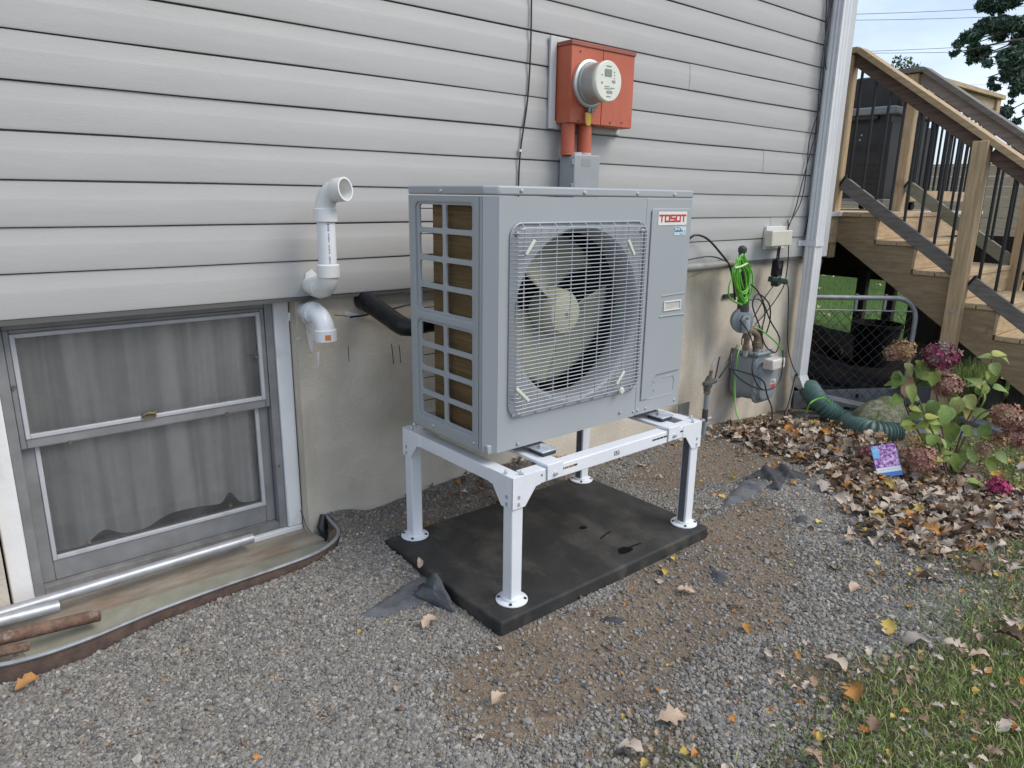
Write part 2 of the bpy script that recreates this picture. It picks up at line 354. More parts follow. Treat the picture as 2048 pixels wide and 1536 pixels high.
mr = gt.nodes.new('ShaderNodeMapRange'); mr.inputs[1].default_value = .35; mr.inputs[2].default_value = .8; mr.inputs[3].default_value = .08; mr.inputs[4].default_value = .24
gt.links.new(tc_.outputs['Object'], n_.inputs['Vector']); gt.links.new(n_.outputs['Fac'], mr.inputs[0])
gt.links.new(fr.outputs[0], m1.inputs[0]); gt.links.new(t_.outputs[0], m1.inputs[1]); gt.links.new(g_.outputs[0], m1.inputs[2])
gt.links.new(mr.outputs[0], m2.inputs[0]); gt.links.new(m1.outputs[0], m2.inputs[1]); gt.links.new(df.outputs[0], m2.inputs[2]); gt.links.new(m2.outputs[0], go.inputs[0])
def pane(q, y): MB().box((q[0]-.004, y, q[2]-.004), (q[1]+.004, y+.003, q[3]+.004)).build('glass_pane', glass, win)
q = sash(X0+.029, X1-.029, .548, .914, FB-.012, .016, .012, .030, 'upper_sash'); pane(q, FB-.003)
q = sash(X0+.029, X1-.029, .083, .572, FB+.016, .036, .020, .070, 'lower_sash'); pane(q, FB+.026)
M_rust = pm('rusty_screw', (.12,.09,.07), (.25,.2,.16), scale=40, rough=.7, metal=.5)
for px, py in [(140,884),(454,827),(178,1083),(460,1010),(27,775),(512,713),(557,931)]:
    p = PY(px, py, FB-.014); MB().cyl(p, p+Vector((0,-.006,0)), .006, 10).build('screw', M_rust, win)
p = PY(297, 832, FB-.01)
mb = MB(); mb.box(p+V(-.022,-.012,-.004), p+V(.022,.01,.004)); mb.tube([p+V(-.018,-.008,.006), p+V(-.004,-.012,.014), p+V(.016,-.012,.010), p+V(.026,-.012,.016)], .0045, 8); mb.build('sash_lock', pm('brass_old', (.16,.13,.07), (.25,.21,.12), scale=40, rough=.5, metal=.7), win)
# room behind
mb = MB(); A = (-.4, 2.62, -.3); B = (1.6, 3.6, 1.1)
mb.add([(A[0],A[1],A[2]),(B[0],A[1],A[2]),(B[0],A[1],B[2]),(A[0],A[1],B[2]),(A[0],B[1],A[2]),(B[0],B[1],A[2]),(B[0],B[1],B[2]),(A[0],B[1],B[2])], [(4,5,6,7),(0,4,7,3),(1,2,6,5),(3,7,6,2),(0,1,5,4)])
mb.build('room_shell', pm('room_wall', (.16,.15,.13), rough=.9), house)
# curtain
mb = MB(); nxc, nzc = 150, 14; vs = []
for i in range(nxc+1):
    x = .10+.93*i/nxc; ph = x*27+1.6*math.sin(x*7); hem = .150+.02*(x-.15)+.05*math.exp(-((x-.37)/.05)**2)+.035*math.exp(-((x-.66)/.12)**4)+.004*math.sin(x*31)
    pass
    hem += .05*math.exp(-((x-.81)/.022)**2)
    for j in range(nzc+1):
        t = j/nzc; z = hem*(1-t)+.99*t; a = .015*(1-.35*t)
        vs.append((x+.004*math.sin(z*5+x*20), 2.592+a*math.sin(ph+.35*math.sin(z*4))+.16*a*math.sin(ph*2.3+z*1.5), z))
mb.add(vs, [(i*(nzc+1)+j, (i+1)*(nzc+1)+j, (i+1)*(nzc+1)+j+1, i*(nzc+1)+j+1) for i in range(nxc) for j in range(nzc)])
cur = mb.build('curtain', pm('sheer_cloth', (.50,.50,.485), (.95,.945,.92), scale=13, stretch=(1,1,.035), lo=.40, hi=.62, detail=3, rough=.9), angle=80)  # shade of the folds painted as vertical bands, along with sheer layering
setp(cur, 'off-white gathered curtain hanging behind the basement window glass', 'curtain')

# ------------------------------------------------------------------ window well
M_rim = pm('well_steel', (.30,.31,.32), (.40,.41,.42), scale=20, rough=.5, metal=.6, dirt=(.16,.12,.09), dscale=7, dlo=.5, dhi=.8)
M_well = pm('well_rust', (.075,.05,.042), (.13,.085,.065), scale=25, rough=.85, bump=.3)
rim2 = [(1.116,2.458),(1.107,2.377),(1.094,2.30),(1.05,2.238),(.957,2.19),(.824,2.174),(.646,2.168),(.425,2.15),(.234,2.118),(.107,2.115),(.02,2.135),(-.06,2.18),(-.10,2.26),(-.12,2.36),(-.125,2.458)]
path = bez([(x, y, 0) for x, y in rim2], 6)
well = thing('window_well', 'curved rusty brown steel window well with grey rim below the basement window', 'window well', (.5, 2.3, 0))
def wall_strip(z0, z1, th):
    mb = MB(); vs = []
    for i, p in enumerate(path):
        t = (path[min(i+1, len(path)-1)]-path[max(i-1, 0)]).normalized(); n = Vector((t.y, -t.x, 0))*-1
        for (o, z) in ((0,z0),(0,z1),(th,z1),(th,z0)): vs.append(p+n*o+V(0,0,z))
    K = len(path); fs = [(i*4+a, i*4+(a+1) % 4, (i+1)*4+(a+1) % 4, (i+1)*4+a) for i in range(K-1) for a in range(4)]+[(0,1,2,3),((K-1)*4+3,(K-1)*4+2,(K-1)*4+1,(K-1)*4)]
    return mb.add(vs, fs)
wall_strip(-.25, .084, -.003).build('well_wall', M_well, well)
MB().tube([p+V(0,0,.087) for p in path], .0065, 8).build('rolled_rim', M_rim, well)
p = V(1.113,2.445,.075); mb = MB(); mb.tube([p+V(-.01,0,.02), p+V(-.03,-.02,-.02), p+V(-.02,-.04,-.07), p+V(-.035,-.03,-.10)], [.012,.018,.013,.005], 8); mb.build('torn_liner', pm('liner_black', (.02,.02,.022), rough=.35), well)
# concrete ledges filling the well
mb = MB(); mb.add([(-.4,FB+.01,.045),(1.044,FB+.01,.045),(1.08,2.395,.018),(-.4,2.395,.018)], [(0,1,2,3)])
mb.add([(-.4,2.395,.018),(1.08,2.395,.018),(1.08,2.39,-.03),(-.4,2.39,-.03)], [(0,1,2,3)]).build('sill_ledge', pm('ledge_mortar', (.22,.185,.145), (.34,.295,.24), scale=5, rough=.9, bump=.3, stretch=(1,4,1), dirt=(.22,.13,.075), dscale=4, dlo=.5, dhi=.75, dstretch=(1,3,1)), house)
mb = MB(); vs = [(p.x, p.y, .006) for p in path]; mb.add(vs, [tuple(range(len(vs)))]); fl = mb.build('well_floor', pm('well_mortar', (.24,.235,.18), (.34,.33,.265), scale=6, rough=.9, bump=.2, dirt=(.17,.15,.11), dscale=5, dlo=.5, dhi=.8), well)

# loose pipes
M_galv = pm('galvanised_pipe', (.36,.37,.385), (.47,.48,.495), scale=20, rough=.42, metal=.45, dirt=(.30,.27,.23), dscale=12, dlo=.6, dhi=.8)
M_rustp = pm('rust_pipe', (.10,.055,.04), (.22,.135,.095), scale=30, rough=.85, bump=.5, dirt=(.36,.30,.25), dscale=18, dlo=.56, dhi=.7)
def hollow(p, q, r, name, mat, label, cat='pipe', group=None, ri=.8):
    p = Vector(p); q = Vector(q); d = q-p; Ln = d.length; t = thing(name, label, cat, p, group)
    MB().lathe([(r*ri,.0),(r,0),(r,Ln),(r*ri,Ln),(r*ri,Ln-.04)], p, d, 18).build('pipe_body', mat, t); return t
a = PY(505,1076,2.44); b = PY(70,1207,2.40); a.z += .0; d = (b-a); hollow(b+d*.35, a, .0175, 'metal_pipe', M_galv, 'long silver galvanised pipe lying along the window sill')
a = PY(117,1212,2.34); b = PY(-80,1262,2.32); hollow(b, a, .019, 'metal_pipe', M_galv, 'short thick silver pipe end at the left of the window sill')
a = PY(198,1230,2.30); b = PY(-60,1292,2.25); hollow(b, a, .019, 'rusty_pipe', M_rustp, 'brown flaking rusty pipe lying in the window well under the silver pipes')
a = PY(55,1292,2.235); b = PY(-60,1316,2.19); hollow(b, a, .014, 'rusty_pipe', M_rustp, 'short rusty pipe stub lowest in the corner of the window well')

# ------------------------------------------------------------------ pvc pipes
M_pvc = pm('pvc_white', (.70,.70,.66), (.76,.76,.73), scale=8, rough=.32, coat=.1, dirt=(.55,.52,.44), dscale=5, dlo=.6, dhi=.85)
M_pvc2 = pm('pvc_pipe_white', (.74,.75,.76), (.78,.79,.80), scale=8, rough=.3)
px_, py_ = 1.093, 2.27; R = .030
vent = thing('vent_pipe', 'white plastic vent pipe rising up the siding with an open elbow on top', 'pipe', (1.1, 2.41, 1.0))
MB().lathe([(R,0),(R,.205)], (px_, py_, 1.062), (0,0,1), 28).build('straight_pipe', M_pvc2, vent)
cz_ = .998; el = [V(px_-.03, 2.42, cz_), V(px_-.022, 2.40, cz_), V(px_-.012, 2.35, cz_)] 
arc = [V(px_, py_+.052-.052*math.sin(t), cz_+.052-.052*math.cos(t)) for t in np.linspace(0, math.pi/2, 9)]
mb = MB(); mb.tube([V(px_, 2.425, cz_), V(px_, 2.36, cz_)]+arc+[V(px_, py_, cz_+.072)], R+.0035, 24); mb.build('lower_elbow', M_pvc, vent)
mb = MB(); mb.lathe([(R+.003,-.006),(R+.0085,-.004),(R+.0085,.036),(R+.003,.04)], (px_, py_, cz_+.046), (0,0,1), 28); mb.lathe([(R+.003,-.006),(R+.0085,-.004),(R+.0085,.03),(R+.003,.033)], (px_, py_+.068, cz_), (0,1,0), 28); mb.build('socket_collar', M_pvc, vent)
zt_ = 1.262; dv = Vector((.42,-.9,.12)).normalized()
p0 = V(px_, py_, zt_); mb = MB(); arc = []
for t in np.linspace(0, 1, 10): arc.append(p0+V(0,0,.045*math.sin(t*math.pi/2)*1.25)+dv*(.05*(1-math.cos(t*math.pi/2))))
mb.tube(arc, R+.0035, 24, cap=False); mb.build('top_elbow', M_pvc, vent)
mb = MB(); mb.lathe([(R+.003,-.006),(R+.0085,-.004),(R+.0085,.036),(R+.003,.04)], (px_, py_, zt_-.034), (0,0,1), 28)
mb.lathe([(R-.002,-.02),(R-.002,-.004),(R+.0025,.002),(R+.0025,.042),(R+.0085,.042),(R+.0085,.004),(R+.004,-.004),(R-.002,-.02)], arc[-1]-dv*.004, dv, 28); mb.build('open_socket', M_pvc, vent)
M_blue = pm('print_blue', (.12,.16,.30), rough=.6)
mb = MB()
for i in range(22):
    a = math.radians(258); z = 1.088+i*.0062; rr = R+.0004; w = random.uniform(.05,.11)
    if i % 6 == 4: continue
    mb.add([(px_+rr*math.cos(a+s*w)*1, py_+rr*math.sin(a+s*w), z+h) for s, h in ((-1,0),(1,0),(1,.0042),(-1,.0042))], [(0,1,2,3)])
mb.build('printed_text', M_blue, vent)['kind'] = 'stuff'
drain = thing('drain_elbow', 'white plastic elbow stub poking from the concrete and turned downwards', 'pipe', (1.1, 2.45, .9))
px2 = 1.080; zc = .905; y2 = 2.325
mb = MB(); mb.lathe([(R,0),(R,.09)], (px2, 2.38, zc), (0,1,0), 24); mb.build('pipe_stub', M_pvc2, drain)
arc = [V(px2+.012*math.sin(t), 2.378-.062*math.sin(t), zc-.062+.062*math.cos(t)) for t in np.linspace(0, math.pi/2, 10)]
mb = MB(); mb.tube([V(px2, 2.392, zc)]+arc, R+.004, 24, cap=False); mb.lathe([(R+.002,-.002),(R+.0075,-.002),(R+.0075,.022),(R+.002,.024)], (px2, 2.372, zc), (0,1,0), 28); mb.build('elbow', M_pvc2, drain)
e = arc[-1]; mb = MB(); mb.lathe([(R+.003,-.004),(R+.009,-.002),(R+.009,.036),(R+.003,.036),(R+.003,.0)], e+V(0,0,.006), (.02,0,-1), 28); mb.build('end_socket', M_pvc2, drain)
mb = MB(); a0 = math.radians(258); rr = R+.0096
mb.add([e+V(rr*math.cos(a0+s*.26), rr*math.sin(a0+s*.26), h) for s in (-1,-.5,0,.5,1) for h in (-.024,-.005)], [(i*2, i*2+2, i*2+3, i*2+1) for i in range(4)])
mb.build('orange_sticker', pm('sticker_orange', (.60,.20,.05), rough=.5), drain)

# line set
M_foam = pm('black_foam', (.006,.006,.007), (.010,.010,.012), scale=30, rough=.38, bump=.35, bscale=40, rvar=.12, spec=.35)
pts = bez([PY(722,600,2.47), PY(735,604,2.40), PY(775,632,2.30), PY(815,655,2.20), V(1.45,2.165,.86), V(1.60,2.16,.82)], 7)
ls = MB().tube(pts, [.037 if i < 10 else .035-.003*(i > 20) for i in range(len(pts))], 18).build('refrigerant_line', M_foam); setp(ls, 'thick black insulated refrigerant line running from the wall to the outdoor unit', 'pipe')
cb = MB().tube(bez([PY(700,634,2.445), PY(726,631,2.44), PY(765,622,2.42), PY(800,614,2.40), PY(845,601,2.40), V(1.75,2.40,.95)], 6), .0035, 6).build('thin_cable', pm('cable_black', (.014,.014,.015), rough=.45)); setp(cb, 'thin black cable on the concrete above the black refrigerant line', 'cable')
M_cbl = MATS['cable_black']
cb = MB().tube(bez([PY(1063,-120,2.404), PY(1063,0,2.402), PY(1061,100,2.401), PY(1055,200,2.403), PY(1041,300,2.402), PY(1037,372,2.402), PY(1035,470,2.402), PY(1000,560,2.40)], 8), .0035, 6).build('wall_cable', M_cbl); setp(cb, 'single black cable running down the siding left of the red meter box', 'cable')
MB().box(PY(1040,301,2.402)-V(.006,.006,.005), PY(1040,301,2.402)+V(.006,.003,.005)).build('cable_clip', M_white, cb)
# ================================================================== METER BOX
M_red = pm('red_enamel', (.43,.095,.045), (.49,.12,.06), scale=5, rough=.5, bump=.08, dirt=(.27,.075,.05), dscale=6, dlo=.58, dhi=.85)
M_redk = pm('red_cap', (.28,.075,.052), (.33,.095,.065), scale=6, rough=.5)
M_steel = pm('meter_steel', (.50,.50,.47), (.62,.62,.58), scale=20, rough=.38, metal=.6)
fl = MB(); x0, x1, z0, z1 = 2.207, 2.66, 1.597, 1.965
fl.box((x0,2.394,z0),(x0+.035,2.407,z1)); fl.box((x1-.035,2.394,z0),(x1,2.407,z1)); fl.box((x0+.035,2.395,z1-.025),(x1-.035,2.407,z1)); fl.box((x0+.035,2.395,z0),(x1-.035,2.407,z0+.035))
trim = fl.build('meter_surround', pm('surround_vinyl', (.50,.50,.485), (.55,.55,.535), scale=4, rough=.5), house, bevel=.003)
BX0, BX1, BY, BZ0, BZ1 = 2.248, 2.644, 2.313, 1.620, 1.925
meter = thing('electric_meter_box', 'red painted electric meter box with a round glass meter, on the siding', 'meter box', (2.45, 2.40, 1.62))
mb = MB(); mb.box((BX0, BY+.003, BZ0), (BX1, 2.404, BZ1)); mb.build('enclosure', M_red, meter, bevel=.002)
MB().box((BX0+.001, BY-.001, BZ0+.002), (2.438, BY+.0029, BZ1)).build('cover_panel', M_red, meter, bevel=.001)
MB().box((2.4415, BY-.001, BZ0+.002), (BX1-.001, BY+.0029, BZ1)).build('cover_panel', M_red, meter, bevel=.001)
MB().box((BX0-.004, BY-.006, BZ1), (BX1+.004, 2.404, BZ1+.018)).build('hood', M_redk, meter, bevel=.002)
mc = V(2.352, BY, 1.780); ax = V(0,-1,0)
MB().lathe([(.0,0),(.094,0),(.097,.004),(.097,.018),(.091,.022),(.084,.022)], mc, ax, 40).build('meter_ring', M_steel, meter)
mb = MB(); mb.lathe([(.083,.0),(.083,.03),(.079,.034),(.079,.105),(.070,.105)], mc, ax, 40); mb.build('meter_body', pm('meter_grey', (.28,.285,.27), (.42,.42,.40), scale=8, rough=.35, metal=.35, dirt=(.16,.10,.06), dscale=9, dlo=.66, dhi=.8), meter)
mb = MB(); mb.lathe([(.079,.100),(.081,.104),(.081,.116),(.076,.121),(.0,.122)], mc, ax, 40); mb.build('meter_face', pm('meter_cream', (.66,.66,.55), (.70,.70,.60), scale=20, rough=.18, coat=.5), meter)
fy = mc.y-.1225
mb = MB(); mb.box((mc.x-.026, fy-.0012, mc.z+.018), (mc.x+.014, fy, mc.z+.046)); mb.build('display', pm('lcd_grey', (.22,.24,.20), rough=.2), meter)
mb = MB()
for (a, b, w, h) in [(-.018,.056,.030,.004),(-.045,.02,.006,.004),(.028,.036,.006,.004),(.028,.024,.006,.004),(.028,.012,.006,.004),(-.045,-.012,.008,.008),(.018,-.004,.020,.010),(-.025,-.022,.03,.003),(-.025,-.030,.04,.003),(.012,-.026,.022,.003),(-.012,-.046,.034,.010),(-.012,-.060,.026,.003)]:
    mb.box((mc.x+a, fy-.0008, mc.z+b), (mc.x+a+w, fy, mc.z+b+h))
mb.build('face_print', pm('print_grey', (.30,.30,.26), rough=.6), meter)['kind'] = 'stuff'
mb = MB(); z = mc.z-.102; mb.box((mc.x-.012,BY-.022,z-.012),(mc.x+.004,BY-.004,z+.012)); mb.box((mc.x+.009,BY-.020,z-.014),(mc.x+.020,BY-.004,z+.010)); mb.cyl((mc.x-.02,BY-.012,z),(mc.x+.034,BY-.012,z-.002),.004,8); mb.build('ring_clamp', pm('clamp_dark', (.10,.10,.10), (.3,.3,.3), scale=80, rough=.4, metal=.7), meter)
mb = MB(); mb.tube([(mc.x-.004,BY-.016,z-.012),(mc.x-.012,BY-.018,z-.022)], .0015, 5); mb.prism([(mc.x-.026,BY-.022,z-.014),(mc.x+.004,BY-.022,z-.014),(mc.x+.006,BY-.022,z-.05),(mc.x,BY-.022,z-.066),(mc.x-.018,BY-.022,z-.066),(mc.x-.026,BY-.022,z-.05)], (0,.006,0)); mb.build('seal_tag', pm('seal_yellow', (.62,.40,.03), (.70,.46,.05), scale=30, rough=.4), meter, bevel=.001)
for x, z in ((2.50,1.636),(2.575,1.640),(2.30,1.63),(2.30,1.905)): MB().cyl((x,BY-.0005,z),(x,BY-.005,z),.004,8).build('screw', M_rust, meter)
for x, r in ((2.283,.030),(2.384,.032)): MB().cyl((x,2.355,1.622),(x,2.355,1.49),r,24).build('conduit', M_red, meter)
MB().cyl((2.40+.03,2.36,1.615),(2.43,2.36,1.59),.018,12).build('hub_nut', pm('hub_grey', (.16,.16,.16), rough=.5), meter)
M_jb = pm('pvc_grey', (.30,.315,.32), (.34,.355,.36), scale=6, rough=.42)
jb = thing('junction_box', 'plain grey plastic junction box below the red meter box', 'junction box', (2.38, 2.40, 1.2))
MB().box((2.279, 2.312, 1.16), (2.432, 2.404, 1.490)).build('box_body', M_jb, jb, bevel=.012, seg=3)
MB().box((2.276, 2.300, 1.157), (2.435, 2.3115, 1.493)).build('box_lid', M_jb, jb, bevel=.006, seg=3)
MB().box((2.32, 2.2988, 1.445), (2.372, 2.2999, 1.475)).build('embossed_plate', pm('pvc_grey2', (.27,.28,.285), rough=.5), jb)
for x in (2.345, 2.384): MB().lathe([(.02,.0),(.034,0),(.034,.012),(.02,.012)], (x-.02 if x < 2.37 else x, 2.355, 1.4905), (0,0,1), 20).build('hub_ring', pm('hub_white', (.5,.5,.49), rough=.4), jb)
MB().lathe([(.003,0),(.010,0),(.010,.003),(.003,.003)], (2.46, 2.40, 1.405), (0,-1,0), 14).build('pull_ring', MATS['clamp_dark'], jb)
for z in (1.46, 1.36): MB().box((2.268, 2.305, z-.012), (2.2758, 2.318, z+.012)).build('lid_latch', M_jb, jb, bevel=.002)

# ================================================================== HEAT PUMP
M_cab = pm('cabinet_grey', (.335,.356,.368), (.35,.371,.383), scale=3, rough=.38, bump=.03, bscale=500, spec=.5)
M_cabd = pm('cabinet_inside', (.055,.06,.065), rough=.6)
M_wire = pm('guard_wire', (.33,.35,.375), (.37,.39,.415), scale=10, rough=.35, metal=.1)
M_screw = pm('bright_screw', (.62,.64,.66), rough=.3, metal=.7)
UX0, UX1, UF, UB, UZ0, UZ1 = 1.306, 2.256, 1.6575, 2.0925, .523, 1.343
hp = thing('heat_pump', 'grey outdoor heat pump unit with a wire-guarded fan, raised on a white stand', 'heat pump', (1.78, 1.88, UZ0))
CH = .034
# top cover
pl = [(UX0-.002,UB),(UX0-.002,UF+CH-.002),(UX0+CH-.002,UF-.002),(UX1+.002,UF-.002),(UX1+.002,UB)]
MB().prism([(x,y,1.3155) for x, y in pl], (0,0,UZ1-1.3155)).build('top_cover', M_cab, hp, bevel=.006, seg=3)
def holed(x0, x1, z0, z1, holes, fn, r, depth, name, mat, parent, nseg=4, lip=0):
    """flat panel in (u,w) with rounded holes, each with an inner wall"""
    us = sorted(set([x0,x1]+[h[i] for h in holes for i in (0,1)])); ws = sorted(set([z0,z1]+[h[i] for h in holes for i in (2,3)])); mb = MB()
    for i in range(len(us)-1):
        for j in range(len(ws)-1):
            cu, cw = (us[i]+us[i+1])/2, (ws[j]+ws[j+1])/2
            if any(h[0] < cu < h[1] and h[2] < cw < h[3] for h in holes): continue
            mb.add([fn(us[i],ws[j],0),fn(us[i+1],ws[j],0),fn(us[i+1],ws[j+1],0),fn(us[i],ws[j+1],0)], [(0,1,2,3)])
    for a, b, c, d in holes:
        o = []; inn = []
        for (cx, cz, px, pz, a0) in ((b-r,d-r,b,d,0),(a+r,d-r,a,d,90),(a+r,c+r,a,c,180),(b-r,c+r,b,c,270)):
            for k in range(nseg+1):
                t = math.radians(a0+90*k/nseg); inn.append((cx+r*math.cos(t), cz+r*math.sin(t))); o.append((px,pz))
        n = len(inn)
        vs = [fn(u,w,0) for u, w in inn]+[fn(u,w,depth*.25) for u, w in [(u+(1 if u < (a+b)/2 else -1)*lip, w+(1 if w < (c+d)/2 else -1)*lip) for u, w in inn]]+[fn(u+(1 if u < (a+b)/2 else -1)*lip, w+(1 if w < (c+d)/2 else -1)*lip,depth) for u, w in inn]
        mb.add(vs, [(q*n+i, q*n+(i+1) % n, (q+1)*n+(i+1) % n, (q+1)*n+i) for q in (0,1) for i in range(n)])
        for k in range(4):
            i0 = k*(nseg+1); c_ = o[i0]; mb.add([fn(c_[0],c_[1],0)]+[fn(*inn[i0+i],0) for i in range(nseg+1)], [(0,i+1,i+2) for i in range(nseg)])
    return mb.build(name, mat, parent, angle=30)
# left side panel: two embossed groups of 2 x 4 openings
side = lambda u, w, d: (UX0+d, u, w)
GY0, GY1 = 1.728, 2.062
G = [(GY0, GY1, .925, 1.300), (GY0, GY1, .560, .917)]
G = [(GY0, GY1, .930, 1.298), (GY0, GY1, .562, .914)]
holed(UF+CH+.0005, UB, UZ0+.004, 1.3125, G, side, .022, .007, 'side_panel', M_cab, hp, 5, lip=.005)
for gi, (c, d) in enumerate(((.9435, 1.2855), (.576, .9005))):
    hs = []; hh = (d-c-3*.0155)/4
    for j in range(4):
        zz = c+j*(hh+.0155)
        hs += [(1.7505, 1.8895, zz, zz+hh), (1.9060, 2.0405, zz, zz+hh)]
    holed(GY0-.01, GY1+.01, G[gi][2]-.004, G[gi][3]+.004, hs, lambda u, w, d: (UX0+.0068+d, u, w), .009, .007, 'intake_grille', M_cab, hp, 3, lip=.001)
# corner post strip (chamfer), flat seam
MB().prism([(UX0+.0005,UF+CH,UZ0+.004),(UX0+CH-.0005,UF,UZ0+.004),(UX0+CH+.0,UF+.012,UZ0+.004),(UX0+.012,UF+CH,UZ0+.004)], (0,0,1.3125-UZ0-.004)).build('corner_panel', M_cab, hp)
MB().box((UX0-.0008, UF+CH+.0155, UZ0+.01), (UX0+.0002, UF+CH+.0168, 1.31)).build('panel_seam', M_cabd, hp)
# front panel with round opening
FCX, FCZ, FR = 1.688, .932, .290
SPL = 1.9985
def front_ring(x0, x1, z0, z1):
    angs = set(2*math.pi*i/96 for i in range(96))
    for x in (x0, x1):
        for z in (z0, z1): angs.add(math.atan2(z-FCZ, x-FCX) % (2*math.pi))
    angs = sorted(angs); n = len(angs); inn = []; o = []
    for a in angs:
        ca, sa = math.cos(a), math.sin(a); t = min([(x1-FCX)/ca if ca > 1e-9 else 1e9, (x0-FCX)/ca if ca < -1e-9 else 1e9, (z1-FCZ)/sa if sa > 1e-9 else 1e9, (z0-FCZ)/sa if sa < -1e-9 else 1e9])
        o.append((FCX+ca*t, UF, FCZ+sa*t)); inn.append((FCX+ca*FR, UF, FCZ+sa*FR))
    return MB().add(o+inn, [(i, (i+1) % n, n+(i+1) % n, n+i) for i in range(n)])
front_ring(UX0+CH, SPL, UZ0+.004, 1.3125).build('front_panel', M_cab, hp)
MB().lathe([(FR,0),(FR-.006,.004),(FR-.012,.014),(FR-.016,.035),(FR-.016,.085),(FR-.004,.105)], (FCX,UF+.0003,FCZ), (0,1,0), 72).build('fan_ring', pm('ring_grey', (.36,.38,.40), rough=.4), hp)
MB().box((SPL+.0001, UF+.004, UZ0+.006), (SPL+.0014, UF+.006, 1.312)).build('panel_seam', M_cabd, hp)
MB().prism([(SPL+.0015,UF-.0003,UZ0+.004),(UX1,UF-.0003,UZ0+.004),(UX1,UB,UZ0+.004),(UX1-.004,UB,UZ0+.004),(UX1-.004,UF+.004,UZ0+.004),(SPL+.0015,UF+.004,UZ0+.004)], (0,0,1.3122-UZ0-.004)).build('service_panel', M_cab, hp, bevel=.0015)
# raised service cover with notch
cv = [(2.024,.582),(2.066,.582),(2.073,.640),(2.104,.6685),(2.2475,.6705),(2.2475,1.272),(2.240,1.279),(2.032,1.279),(2.024,1.271)]
MB().prism([(x,UF-.0005,z) for x, z in cv], (0,-.0055,0)).build('service_cover', M_cab, hp, bevel=.003, seg=3)
mb = MB()                       # knockout outline + two round marks
ko = [(2.078,.578),(2.205,.580),(2.2185,.592),(2.2185,.640),(2.206,.652),(2.150,.652)]
mb.tube([(x,UF-.0008,z) for x, z in ko], .0018, 6)
for cz in (.604,.637): mb.tube([(2.094+.0085*math.cos(t),UF-.0008,cz+.0085*math.sin(t)) for t in np.linspace(-2.2,1.9,14)], .0014, 6)
mb.build('knockout_emboss', M_cab, hp)
# handle: recess, cream bezel, embossed ribs above and below
M_cream = pm('handle_cream', (.66,.655,.62), rough=.4)
mb = MB(); a, b, c, d = 2.118, 2.221, .909, .946; y = UF-.0062
mb.box((a,y-.004,d-.005),(b,y,d)); mb.box((a,y-.004,c),(b,y,c+.005)); mb.box((a,y-.0037,c+.005),(a+.006,y,d-.005)); mb.box((b-.006,y-.0037,c+.005),(b,y,d-.005))
hd = mb.build('handle', M_cream, hp, bevel=.0012)
mb = MB(); mb.add([(a+.006,y-.0005,c+.005),(b-.006,y-.0005,c+.005),(b-.006,y-.0005,d-.005),(a+.006,y-.0005,d-.005)], [(0,1,2,3)]); mb.build('handle_recess', pm('recess_cream', (.45,.44,.40), (.56,.55,.51), scale=20, rough=.6), hd)
MB().tube(bez([(2.108,y-.0005,.964),(2.118,y-.001,.967),(2.232,y-.001,.969),(2.240,y-.0005,.966)],5), .0022, 6).build('cover_rib', M_cab, hp)
MB().tube(bez([(2.106,y-.0005,.888),(2.112,y-.001,.891),(2.232,y-.001,.889),(2.241,y-.0005,.885)],5), .003, 6).build('cover_rib', M_cab, hp)
# badge and sticker
bd = MB().box((2.056, y-.0015, 1.2205), (2.219, y, 1.2675)).build('badge', pm('badge_white', (.70,.695,.64), (.74,.73,.68), scale=30, rough=.4), hp, bevel=.0005)
M_br = pm('badge_red', (.50,.022,.028), rough=.4)
def letter(ch, x, z, w, h, t):
    mb = MB(); yy = y-.0026
    B = lambda a, b, c, d: mb.box((x+a*w, yy, z+c*h), (x+b*w, yy+.0009, z+d*h))
    k = t/w; q = t/h
    if ch == 'T': B(0,1,1-q,1); B(.5-k/2,.5+k/2,0,1-q)
    elif ch == 'O': B(0,1,1-q,1); B(0,1,0,q); B(0,k,q,1-q); B(1-k,1,q,1-q)
    elif ch == 'S': B(0,1,1-q,1); B(0,1,0,q); B(0,1,.5-q/2,.5+q/2); B(0,k,.5+q/2,1-q); B(1-k,1,q,.5-q/2)
    mb.build('letter', M_br, bd, smooth=False)
for i, ch in enumerate('TOSOT'): letter(ch, 2.0605+i*.0312, 1.2315, .0285, .0265, .0058)
sk = MB().box((2.152, y-.001, 1.1845), (2.2195, y, 1.2145)).build('energy_sticker', pm('sticker_pale', (.50,.62,.68), (.56,.66,.70), scale=40, rough=.4), hp)
M_sb = pm('sticker_blue', (.05,.16,.28), rough=.5); yy = y-.0015
mb = MB(); mb.tube([(2.170+.019*math.cos(t),yy,1.201+.0115*math.sin(t)) for t in np.linspace(.1,3.0,14)], .0009, 5); mb.tube([(2.196+.016*math.cos(t),yy,1.199+.011*math.sin(t)) for t in np.linspace(-2.4,.2,12)], .0009, 5)
mb.tube(bez([(2.155+.003*i, yy, 1.1975+(.0045 if i % 2 else -.001)+(.004 if i in (5,11) else 0)) for i in range(16)], 4), .0009, 5); mb.build('script_mark', M_sb, sk)
